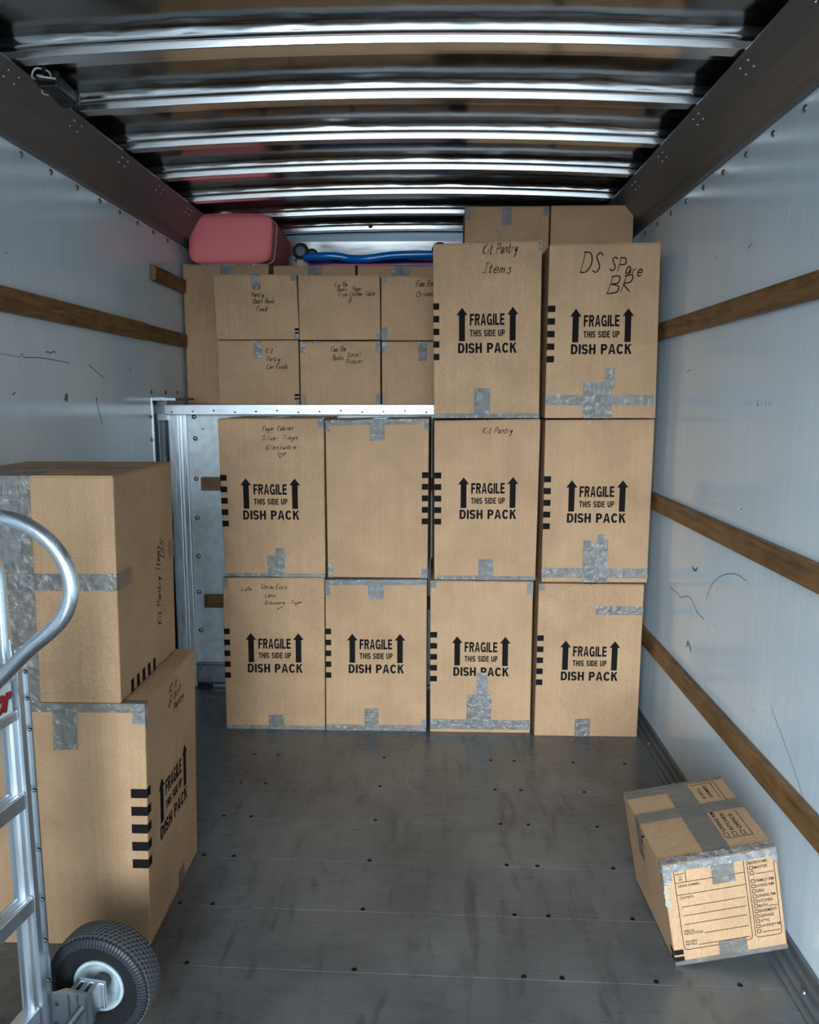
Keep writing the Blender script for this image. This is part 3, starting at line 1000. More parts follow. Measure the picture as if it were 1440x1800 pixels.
A1 = dish('bottom left dish pack box with stereo and lamp handwriting along its top', 3.385, (-.953, 0), (-.496, 0), (-.947, .712), (-.488, .715))
A1.fragile(du=.002, dv=.0); A1.stripes('front', 0, .058); A1.stripes('left', .95, 1)
A1.write([('LivRm', .18, .285, .915, .016), ('Stereo Equip', .37, .63, .928, .019), ('Lamp', .41, .52, .875, .017), ('Glassware - Foyer', .41, .78, .828, .016), ('^', .52, .57, .795, .014)], pen=.0019)
A1.tape([('front', .43, .59, .012, .105, 't')]); A1.tape([('front', 0, 1, .0, .026)], TAPE_W); A1.tape([('front', 0, .05, .93, 1), ('top', 0, .05, 0, .08)])
A1.tape([('top', .44, .56, 0, 1)])

A2 = dish('dish pack box marked with silver trays handwriting and a small heart', 3.385, (-.935, .718), (-.484, .718), (-.945, 1.421), (-.480, 1.421))
A2.fragile(du=-.022, dv=-.012); A2.stripes('front', 0, .062, .65); A2.stripes('left', .95, 1, .65)
A2.write([('Foyer Cabinet', .42, .71, .925, .020), ('Silver Trays', .41, .75, .866, .020), ('Glassware', .44, .73, .808, .021), ('~', .54, .62, .762, .020)], pen=.0021)
A2.tape([('front', .43, .60, .012, .15, 't'), ('front', .51, .60, .14, .19, 't')], TAPE_W); A2.tape([('front', 0, 1, .0, .022)]); A2.tape([('front', .945, 1, .945, 1), ('top', .93, 1, 0, .1)], TAPE_W)
A2.tape([('top', .44, .56, 0, 1)])

B1 = dish('bottom row second dish pack box with silver tape along its top edge', 3.382, (-.491, 0), (-.031, 0), (-.484, .706), (-.030, .710))
B1.fragile(du=0, dv=.008); B1.stripes('front', 0, .055, .682)
B1.tape([('front', 0, 1, .966, 1), ('top', 0, 1, 0, .07)], TAPE_W); B1.tape([('front', .42, .58, .865, .985, 'b'), ('top', .42, .58, 0, 1)], TAPE_W)
B1.tape([('front', 0, 1, 0, .04)]); B1.tape([('front', .385, .525, .02, .165, 't')]); B1.tape([('front', 0, .045, .90, 1)], TAPE_W); B1.tape([('front', .955, 1, .0, .08)], TAPE_W)

B2 = dish('plain unprinted side of a tall box with edge bars only at its right', 3.401, (-.475, .714), (-.028, .713), (-.476, 1.412), (-.024, 1.420), dx=.010)
B2.stripes('front', .938, 1, .672)
B2.tape([('front', 0, 1, .968, 1), ('top', 0, 1, 0, .06)]); B2.tape([('front', .43, .575, .86, .985, 'b'), ('top', .43, .575, 0, 1)], TAPE_W)
B2.tape([('front', 0, .05, .0, .085), ('front', 0, .045, .93, 1)]); B2.tape([('front', .94, 1, .0, .06), ('front', .955, 1, .93, 1)], TAPE_W)

C1 = dish('bottom row dish pack box whose lettering is half covered by a tape strip', 3.377, (-.014, 0), (.441, 0), (-.015, .707), (.440, .706))
C1.fragile(du=.002, dv=0.); C1.stripes('front', 0, .068, .668)
C1.tape([('front', 0, 1, .022, .088)]); C1.tape([('front', .365, .61, .03, .275, 't')], off=.0022); C1.tape([('front', .46, .57, .23, .42, 't')], TAPE_W, off=.003)
C1.tape([('front', 0, .06, .955, 1)], TAPE_W); C1.tape([('front', .94, 1, .92, 1)]); C1.tape([('top', .44, .56, 0, 1)])

C2 = dish('dish pack box with two word pantry handwriting in the middle of the wall of boxes', 3.391, (.002, .710), (.451, .709), (-.001, 1.412), (.457, 1.420), dx=-.009)
C2.fragile(du=.018, dv=.008); C2.stripes('front', 0, .068, .68)
C2.write([('Kit Pantry', .45, .74, .915, .027)], pen=.0024)
C2.tape([('front', 0.02, 1, .0, .026)], TAPE_W, rip=.0016); C2.tape([('front', .435, .58, .015, .145, 't')], TAPE_W, rip=.0018, off=.0025); C2.tape([('top', .44, .56, 0, 1)])

D1 = dish('bottom right dish pack box with a tape strip across its upper right', 3.351, (.457, 0), (.917, 0), (.462, .703), (.920, .702), .52)
D1.fragile(du=.01, dv=-.006); D1.stripes('front', 0, .062, .668)
D1.tape([('front', .545, 1, .805, .862, 'l'), ('right', 0, .3, .805, .862)]); D1.tape([('front', .39, .54, .0, .13, 't')]); D1.tape([('front', 0, .055, .96, 1)], TAPE_W)
D1.tape([('top', .44, .56, 0, 1)])

D2 = dish('dish pack box at the right with a wide tape band along its foot', 3.372, (.475, .706), (.937, .706), (.475, 1.416), (.939, 1.419))
D2.fragile(du=-.004, dv=-.006); D2.stripes('front', 0, .066, .66)
D2.tape([('front', 0, 1, .028, .09), ('right', 0, .4, .028, .09)]); D2.tape([('front', .385, .52, .0, .26, 't'), ('front', .50, .615, .0, .30, 't')], off=.0024, rip=.0013); D2.tape([('front', .385, .46, .2, .27, 't'), ('front', .52, .58, .24, .31, 't')], TAPE_W, off=.003); D2.tape([('top', .44, .56, 0, 1)])

C3 = dish('topmost dish pack box marked pantry items in black pen', 3.381, (-.002, 1.424), (.449, 1.424), (-.010, 2.146), (.445, 2.156), .456)
C3.fragile(du=.002, dv=-.002); C3.stripes('front', 0, .055, .666); C3.stripes('left', .95, 1, .666)
C3.write([('Kit Pantry', .447, .775, .928, .042, .08), ('Items', .455, .715, .832, .040, -.03)], pen=.003)
C3.tape([('front', 0.02, 1, .0, .028)], TAPE_W, rip=.0016); C3.tape([('front', .38, .535, .015, .19, 't')], TAPE_W, rip=.0018, off=.0025); C3.tape([('top', .40, .54, 0, 1)])
C3.tape([('front', .97, 1, .95, 1)])

D3 = dish('topmost right dish pack box with large spare room handwriting', 3.364, (.471, 1.424), (.939, 1.424), (.473, 2.138), (.929, 2.143), .470)
D3.fragile(du=-.01, dv=-.006); D3.stripes('front', 0, .068, .655)
D3.write([('DS', .27, .46, .838, .080, 0), ('SPare', .54, .83, .85, .058, -.22), ('BR', .52, .74, .722, .064, .02)], pen=.0042)
D3.tape([('front', 0, .985, .076, .138)]); D3.tape([('front', .34, .60, .0, .235, 't')], off=.0024, rip=.0012); D3.tape([('front', .535, .625, .18, .30, 't')], off=.003)
D3.tape([('front', 0, .05, .076, .138)], TAPE_W, off=.003); D3.tape([('top', .40, .54, 0, 1)])

# ================================================================== BOOK BOXES ON THE OVERHEAD BAY
BG = 'small book boxes on the overhead bay ledge'
def book(label, x0, x1, z0, z1, y=3.862, depth=.29, group=BG, lean=0.):
    return Carton('cardboard_box', label, group, (x0 + lean, y, z0), (x1 + lean, y, z0), (x0, y, z1), (x1, y, z1), (0, depth, 0))
k1 = book('small box, upper left of the six on the ledge, with food handwriting under its tape', -1.076, -.669, 1.792, 2.100, lean=.008)
k1.tape([('front', .445, .565, .75, 1, 'b'), ('top', .445, .565, 0, 1)]); k1.tape([('front', .93, 1, .90, 1)], TAPE_W)
k1.write([('Kit', .475, .56, .765, .024), ('Pantry', .445, .60, .655, .023), ('Oats Book', .46, .72, .555, .023), ('Food', .50, .625, .44, .021)], pen=.0022, off=.0032)
k1.rects('edge_bar', [(.95, 1, .14, .175), (.95, 1, .085, .115), (.95, .965, .0, .085)]); k1.tape([('front', .93, 1, 0, .09)], TAPE_W)
k2 = book('small box, upper middle of those on the ledge, with coffee table handwriting', -.662, -.266, 1.790, 2.094, lean=.002)
k2.write([('Liv Rm', .45, .60, .825, .022), ('Books - Paper', .47, .775, .755, .020), ('From Coffee Table', .49, .93, .675, .020), ('&', .60, .65, .585, .026)], pen=.0022)
k2.tape([('front', .94, 1, .0, .09)], TAPE_W)
k3 = book('small box on the ledge partly hidden behind the topmost pantry items box, upper one', -.260, .132, 1.786, 2.090)
k3.write([('Fam Rm', .43, .64, .83, .030), ('Ornaments', .43, .78, .68, .028)], pen=.0024)
k3.tape([('front', 0, .06, .9, 1)], TAPE_W); k3.tape([('front', 0, .075, .0, .21)])
k4 = book('small box, lower left of the six on the ledge, with pantry foods handwriting', -1.066, -.666, BAY_Z, 1.788)
k4.tape([('front', .45, .545, .70, 1, 'b')]); k4.write([('Kit', .59, .68, .80, .030), ('Pantry', .60, .77, .675, .024), ('Can Foods', .595, .86, .555, .022)], pen=.0022)
k4.rects('edge_bar', [(.94, 1, .13, .165), (.94, 1, .075, .105)]); k4.tape([('front', .95, 1, 0, .08)], TAPE_W)
k5 = book('small box, lower middle of those on the ledge, with small pictures handwriting', -.660, -.266, BAY_Z, 1.783)
k5.write([('Fam Rm', .385, .57, .83, .026, .05), ('Books', .40, .54, .70, .024, .06), ('Small', .585, .76, .75, .024, .06), ('Pictures', .57, .77, .645, .022, .06)], pen=.0023)
k5.tape([('front', 0.01, .07, .80, 1, 'b'), ('front', .945, 1, .8, 1, 'b')]); k5.tape([('front', .94, 1, .0, .17)], TAPE_W); k5.tape([('front', .02, .07, 0, .16), ('front', .16, .26, .97, 1)])
k6 = book('small box on the ledge partly hidden behind the topmost pantry items box, lower one', -.258, .132, BAY_Z, 1.781)
k6.tape([('front', .455, .565, .66, 1, 'b')], TAPE_W); k6.tape([('front', 0, .065, .82, 1)])

TG = 'tall boxes standing on the overhead bay'
t1 = book('tall box in the back left corner on the ledge, under the coral bag', -1.318, -.866, BAY_Z, 2.200, 4.165, .45, TG)
t1.tape([('front', .44, .60, .90, 1, 'b'), ('top', .44, .60, 0, 1)], TAPE_W); t1.tape([('front', 0, 1, .985, 1)])
t2 = book('box behind the small boxes, its taped top edge showing under the blue sled end', -.842, -.414, BAY_Z, 2.190, 4.165, .45, TG)
t2.tape([('front', .42, .61, .90, 1, 'b'), ('top', .42, .61, 0, 1)], TAPE_W)
t3 = book('box behind the small boxes, its taped top edge running behind the pantry items box', -.402, .05, BAY_Z, 2.188, 4.165, .45, TG)
t3.tape([('front', .40, .60, .90, 1, 'b'), ('top', .40, .60, 0, 1), ('front', .6, 1, .985, 1)], TAPE_W)
u1 = book('box showing only its top above the pantry items box, with one tape tab', .140, .538, BAY_Z, 2.405, 3.862, .29, TG)
u1.tape([('front', .44, .555, .90, 1, 'b'), ('top', .44, .555, 0, 1)], TAPE_W); u1.tape([('front', 0, .06, .93, 1, 'b')]); u1.tape([('front', .93, 1, .955, 1)])
u2 = book('untaped box showing only its top above the spare room box, in the right corner', .546, .934, BAY_Z, 2.407, 3.862, .29, TG)

# ================================================================== STACK AT THE LEFT
NG = 'two stacked boxes at the near left'
E1 = Carton('cardboard_box', 'lower box of the near left stack, with fragile print on its right side', NG,
            (-1.240, 1.945, 0), (-.783, 1.945, 0), (-1.222, 1.945, .706), (-.764, 1.945, .706), (-.008, .46, 0))
E1.fragile('right', du=-.01, dv=-.02); E1.stripes('right', 0, .06, .66); E1.stripes('front', .905, 1, .66)
E1.tape([('front', 0, 1, .965, 1), ('top', 0, 1, 0, .05)]); E1.tape([('front', .455, .60, .80, .98, 'b'), ('top', .455, .6, 0, 1)], off=.002)
E1.tape([('front', .925, 1, .92, 1), ('right', 0, .04, .90, 1)], TAPE_W)
E1.tape([('right', .55, .68, 0, .09, 't')])
E1.write([('Kit', .42, .58, .93, .026, 0), ('Glass', .40, .66, .875, .026, .1), ('Pantry', .50, .72, .83, .022, .1)], 'right', pen=.0026)
E2 = Carton('cardboard_box', 'upper box of the near left stack, plain front crossed by grey tape', NG,
            (-1.280, 1.941, .7085), (-.826, 1.941, .7085), (-1.268, 1.943, 1.313), (-.815, 1.943, 1.313), (-.004, .453, 0), seam='cross')
E2.tape([('front', .25, .525, 0, 1), ('top', .25, .525, 0, .25)], rip=.0012); E2.tape([('front', .33, .46, .62, 1)], TAPE_W, off=.0022, rip=.0011)
E2.tape([('front', 0, 1, .505, .58), ('right', 0, .22, .505, .58, 'r')], off=.0024)
E2.tape([('right', .90, 1, .50, .60, 'l')], off=.002)
E2.rects('edge_bar', [(.16 + k * .095, .16 + k * .095 + .045, 0.004, .062) for k in range(5)], INK, 'right')
E2.write([('Kit Pantry Items', .20, .60, .72, -.035), ('DS', .52, .62, .80, -.03)], 'right', pen=.0026, rot=True)
E2.tape([('top', .0, 1, .46, .56)])

# ================================================================== TIPPED BOX AT THE RIGHT
FB = [Vector(p) for p in ((.655, 1.915, 0.0), (.951, 1.923, .054), (.601, 1.909, .293), (.897, 1.917, .348))]
F = Carton('cardboard_box', 'tipped moving box with a checklist print leaning on the right wall rail', None, *FB, (-.011, .374, .005))
F.root['group'] = 'loose box on the floor'
del F.root['group']
def label_print(c):
    polys = []
    def ln(x0, y0, x1, y1, w=.0055):
        dx, dy = x1 - x0, y1 - y0
        l = math.hypot(dx, dy); nx, ny = -dy / l * w / 2, dx / l * w / 2
        polys.append(([(x0 + nx, y0 + ny), (x0 - nx, y0 - ny), (x1 - nx, y1 - ny), (x1 + nx, y1 + ny)], [(0, 1, 2, 3)]))
    def tx(t, x, y, cap, w, bold=.012):
        V, Fc = text2d(t, bold)
        polys.append(([(x + a * w, y + b * cap) for a, b in V], Fc))
    def frame(x0, x1, y0, y1, r=.03):
        ln(x0, y1, x0, y0 + r); ln(x0, y0 + r, x0 + r * .3, y0 + r * .3); ln(x0 + r * .3, y0 + r * .3, x0 + r, y0)
        ln(x0 + r, y0, x1 - r, y0)
        ln(x1 - r, y0, x1 - r * .3, y0 + r * .3); ln(x1 - r * .3, y0 + r * .3, x1, y0 + r); ln(x1, y0 + r, x1, y1)
    frame(.095, .705, .145, .95); frame(.735, .965, .155, .95)
    ln(.095, .81, .70, .81); ln(.095, .69, .70, .69); ln(.195, .81, .195, .95)
    for y in (.57, .482, .395): ln(.125, y, .685, y)
    ln(.29, .285, .685, .285); ln(.225, .178, .685, .178)
    tx('INVENTORY', .102, .885, .016, .085); tx('TAG', .13, .858, .015, .03); tx('HERE', .128, .831, .015, .036)
    tx('ORDER NUMBER', .115, .765, .022, .19); tx('CONTENTS', .115, .648, .022, .125)
    tx('SPECIAL', .115, .318, .022, .095); tx('INSTRUCTIONS', .115, .290, .022, .165)
    tx("PACKER'S", .115, .213, .022, .105); tx('INITIALS', .115, .184, .022, .095)
    tx('BEDROOMS', .745, .875, .028, .165)
    def chk(y):
        s = .030; x = .752
        ln(x, y, x + s, y); ln(x + s, y, x + s, y + s); ln(x + s, y + s, x, y + s); ln(x, y + s, x, y)
    rows = [('MASTER', .825, .115), ('', .775, 0), ('FAMILY RM', .695, .155), ('LIVING RM', .645, .15), ('DEN', .595, .06), ('DINING RM', .545, .155),
            ('KITCHEN', .495, .125), ('BATH', .447, .075), ('BASEMENT', .397, .155), ('GARAGE', .347, .12), ('ATTIC', .298, .08), ('LAUNDRY RM', .248, .175), ('', .198, 0)]
    for t, y, w in rows:
        chk(y)
        if t: tx(t, .792, y, .028, w)
        else: ln(.795, y + .002, .955, y + .002)
    ln(.875, .449, .955, .449)
    c.shapes('checklist_print', polys, INK, 'front', .0007, True)
    # flap print, seen sideways
    polys.clear()
    def tv(t, u, v, h, w):   # text running towards the back of the lid
        V, Fc = text2d(t, .012)
        polys.append(([(u + b * h, v + a * w) for a, b in V], [f[::-1] for f in Fc]))
    def tvr(t, u, v, h, w):
        V, Fc = text2d(t, .012)
        polys.append(([(u - b * h, v + a * w) for a, b in V], Fc))
    ln(.66, .18, .90, .18); ln(.90, .18, .90, .50); ln(.90, .60, .90, .93); ln(.66, .93, .90, .93); ln(.86, .68, .86, .93)
    for u, t, w in ((.70, 'LIVING RM', .26), (.775, 'KITCHEN', .22), (.85, 'OFFICE', .20)):
        tvr(t, u, .27, .036, w)
        for a in (0, 1):
            ln(u - .036 * a, .20, u - .036 * a, .245); ln(u - .036, .20 + .045 * a, u, .20 + .045 * a)
    tvr("DVD's", .73, .72, .034, .15); tvr('GAMES', .80, .72, .034, .18)
    c.shapes('lid_print', polys, INK, 'top', .0007, True)
label_print(F)
F.rects('edge_bar', [(0, .085, .105, .155), (0, .085, .03, .085)]); F.rects('edge_bar', [(.93, 1, .105, .155), (.93, 1, .03, .085)], INK, 'left')
F.tape([('top', .40, .64, 0, 1), ('front', .42, .62, .72, .96, 'b')], rip=.0007); F.tape([('top', 0, 1, .52, .65), ('left', .35, .48, .55, 1, 'b')], off=.002, rip=.001)
F.tape([('front', 0, 1, .925, 1), ('top', 0, 1, 0, .06), ('left', .95, 1, .8, 1)], TAPE_W, off=.0022, rip=.0022)
F.tape([('front', 0, .07, .82, .95, 'b')], TAPE_W, off=.0026, rip=.002); F.tape([('front', .96, 1, .86, .95)], TAPE_W, off=.0024)
F.tape([('front', .40, .65, 0, .19, 't')], off=.0018); F.tape([('front', 0, 1, 0, .045)], off=.0016)
F.tape([('top', 0, 1, .955, 1), ('top', 0.0, .4, .88, .955)])
F.write([('K', .46, .56, .80, .05)], 'left', pen=.004)
tr = bmesh.new()
for k in range(26):
    v = .60 + .20 * k / 25
    p = F.F('front', .004 + .018 * random.Random(k).random(), v, .001)
    q = .003 + .004 * random.Random(k + 50).random(); add_box(tr, p.x - q, p.x + q, p.y - .002, p.y + .003, p.z - q, p.z + q * .8, .001)
mk_bm('torn_edge', tr, CARD_EDGE, F.root)

# ================================================================== CORAL BAG
def coral_bag():
    root = empty('soft_bag', (-1.072, 4.22, 2.2095))
    tag(root, 'coral pink soft bag lying on the tall box in the back left corner', 'bag')
    bm = bmesh.new()
    n = 64
    W, Hh, D = .44, .252, .56
    def ring(y, k, z_sq=1.0):
        out = []
        for i in range(n):
            th = 2 * math.pi * i / n
            c, s = math.cos(th), math.sin(th)
            e = 2 / 5.5
            x = math.copysign(abs(c) ** e, c) * W / 2 * k
            z = math.copysign(abs(s) ** e, s) * Hh / 2 * k * z_sq
            z += Hh / 2
            x += .012 * (z / Hh - .5) * 2
            x += .004 * noise.noise(Vector((x * 12, y * 12, z * 12)))
            out.append((x, y, max(z, .0005 + .0)))
        return out
    st = [(-.028, .10), (-.027, .45), (-.022, .78), (-.012, .92), (0, .975), (.012, .995), (.03, 1.0), (.10, .99), (.18, .985)]
    rings = [ring(y, k) for y, k in st]
    for j in range(1, 17):   # pleated side fabric
        y = .18 + .36 * j / 16
        rings.append(ring(y, .985 - .05 * (j / 16) ** 2 + (.016 if j % 2 else -.012)))
    rings += [ring(.56, .84), (ring(.57, .5)), ring(.572, .1)]
    vv = [[bm.verts.new(p) for p in r] for r in rings]
    for a, b in zip(vv, vv[1:]):
        for i in range(n):
            bm.faces.new([a[i], a[(i + 1) % n], b[(i + 1) % n], b[i]])
    bm.faces.new(vv[0]); bm.faces.new(vv[-1])
    for v in bm.verts:     # soft folds across the end panel
        if v.co.y < 0:
            d = (v.co.x * .55 - (v.co.z - .10)) * 16
            v.co.y += .006 * math.exp(-(d * d)) + .003 * math.sin(v.co.x * 22 + v.co.z * 9)
    mk_bm('bag_body', bm, CORAL, root, True)
    for y, k, nm, mt, r in ((.0, .985, 'piping', CORAL_DK, .0045), (.085, 1.0, 'zipper', PIPE_W, .0035)):
        b2 = bmesh.new()
        sweep(b2, [Vector(p) for p in ring(y, k)], r, 8, closed=True)
        mk_bm(nm, b2, mt, root, True)
    return root
coral_bag()

# ================================================================== UPTURNED DOLLY, SLEDS ON THE BAY
def dolly():
    root = empty('caster_dolly', (-.36, 4.47, 2.26))
    tag(root, 'upturned board with dark casters, behind the blue plastic sled', 'dolly')
    box_obj('board', -.40, .40, -.07, .15, -.0660, .0, PALE_WOOD, root, .004)
    box_obj('deck_edge', -.30, .46, -.10, -.075, -.012, .006, PALE_WOOD, root, .003)
    for x in (-.38, .385):
        bm = bmesh.new()
        add_box(bm, x - .035, x + .035, -.06, .04, .0, .006, .001)
        for s in (-1, 1):
            add_box(bm, x + s * .022 - .002, x + s * .022 + .002, -.03, .02, .004, .06, .001)
        mk_bm('caster_fork', bm, BLACK_PLASTIC, root)
        for dx, dy, s in ((0, -.035, 1), (.052, .03, .8)):
            bm = bmesh.new()
            r = .045 * s
            lathe(bm, [(.004, -.016), (r * .8, -.016), (r * .95, -.013), (r, -.006), (r, .006), (r * .95, .013), (r * .8, .016), (.004, .016)], 32, 'Y', (x + dx, dy, .004 + r))
            w = mk_bm('caster_wheel', bm, CASTER, root, False)
            bm = bmesh.new()
            lathe(bm, [(r * .28, -.019), (r * .55, -.0185), (r * .62, -.0165), (r * .62, -.012), (r * .2, -.012)], 24, 'Y', (x + dx, dy, .004 + r))
            mk_bm('wheel_hub', bm, CASTER_HUB, w)
    return root
dolly()

def sled(name, label, pts, r, z, mat, grp):
    pts = [Vector(p) for p in pts]
    c = sum(pts, Vector()) / len(pts)
    root = empty(name, (c.x, c.y, z))
    tag(root, label, 'sled', grp)
    sp = spline([p - Vector((c.x, c.y, z)) for p in pts], 8, True)
    bm = bmesh.new()
    sweep(bm, sp, r, 16, closed=True)
    mk_bm('rolled_rim', bm, mat, root, True)
    bm = bmesh.new()
    ctr = sum(sp, Vector()) / len(sp)
    a = [bm.verts.new(p + Vector((0, 0, .002))) for p in sp]
    b = [bm.verts.new(ctr + (p - ctr) * .8 + Vector((0, 0, -r * .5))) for p in sp]
    a2 = [bm.verts.new(p + Vector((0, 0, -.001))) for p in sp]
    b2 = [bm.verts.new(ctr + (p - ctr) * .8 + Vector((0, 0, -r * .5 - .003))) for p in sp]
    n = len(sp)
    for i in range(n):
        j = (i + 1) % n
        bm.faces.new([a[i], a[j], b[j], b[i]])
        bm.faces.new([b2[i], b2[j], a2[j], a2[i]])
    bm.faces.new(b); bm.faces.new(b2[::-1])
    mk_bm('pan', bm, mat, root)
    return root
zz = 2.240
sled('plastic_sled', 'glossy blue plastic sled with wavy rolled rim on the back boxes',
     [(-.672, 4.235, zz + .003), (-.60, 4.215, zz + .005), (-.52, 4.215, zz + .004), (-.455, 4.22, zz - .006), (-.40, 4.205, zz - .012), (-.34, 4.20, zz - .010), (-.27, 4.205, zz), (-.18, 4.21, zz + .008), (-.02, 4.215, zz + .010), (.08, 4.24, zz + .008),
      (.09, 4.31, zz + .008), (-.05, 4.33, zz + .008), (-.36, 4.33, zz), (-.60, 4.33, zz + .004), (-.675, 4.29, zz + .004)], .0205, zz, BLUE, None)
zz = 2.1995
sled('plastic_sled', 'magenta plastic sled lying flat under the blue one',
     [(-.645, 4.225, zz), (-.56, 4.205, zz), (-.45, 4.21, zz), (-.36, 4.215, zz), (-.25, 4.21, zz), (-.12, 4.205, zz), (.03, 4.21, zz), (.07, 4.26, zz),
      (.05, 4.34, zz), (-.15, 4.36, zz), (-.45, 4.36, zz), (-.62, 4.34, zz), (-.66, 4.28, zz)], .0085, zz, MAGENTA, None)
stick = bmesh.new()
sweep(stick, [Vector((-.80, 4.386, 2.206)), Vector((-.6, 4.386, 2.203)), Vector((-.2, 4.386, 2.200)), ], .008, 12)
st = mk_bm('wooden_dowel', stick, PALE_WOOD, None, True)
tag(st, 'thin pale wooden stick between the coral bag and the blue sled', 'stick')

# ================================================================== CARGO LAMP UNDER THE LEFT ROOF EDGE
def cargo_lamp():
    root = empty('cargo_lamp', (-1.180, 2.52, 2.470))
    tag(root, 'dark tubular cargo lamp with loose wires at the left roof edge', 'lamp')
    ax = Vector((-.02, 1, -.02)).normalized()
    bm = bmesh.new()
    M = ax.to_track_quat('Y', 'Z').to_matrix().to_4x4()
    add_box(bm, -.026, .026, -.005, .125, -.022, .02, .008, 3, M)
    mk_bm('housing', bm, DARK_STEEL, root)
    bm = bmesh.new()
    add_box(bm, -.030, .030, .115, .140, -.027, .024, .006, 2, M)
    mk_bm('end_cap', bm, BLACK_PLASTIC, root)
    bm = bmesh.new()
    add_box(bm, -.030, .030, -.028, .0, -.027, .024, .006, 2, M)
    mk_bm('end_cap', bm, BLACK_PLASTIC, root)
    bm = bmesh.new()
    for k, pts in enumerate([[(-.02, -.02, 0), (-.03, -.06, -.01), (-.005, -.085, .005), (.015, -.05, .01), (.01, -.02, 0)],
                             [(.02, -.02, .0), (.03, -.05, -.01), (.0, -.07, -.012), (-.02, -.05, .0), (-.01, -.02, .01)],
                             [(-.03, .0, -.02), (-.04, .02, -.025), (-.034, .045, -.022)]]):
        sweep(bm, spline([Vector(p) for p in pts], 8), .003, 8)
    mk_bm('loose_wire', bm, WHITE_WIRE, root, True)
    bm = bmesh.new()
    sweep(bm, spline([Vector((.0, -.02, .0)), Vector((.01, -.07, .01)), Vector((.03, -.10, .03)), Vector((.0, -.14, .05))], 8), .006, 8)
    sweep(bm, spline([Vector((-.02, -.03, .0)), Vector((-.01, -.06, -.015)), Vector((.02, -.04, -.01)), Vector((.02, -.02, .0))], 8), .007, 8)
    mk_bm('cable', bm, BLACK_WIRE, root, True)
    return root
cargo_lamp()

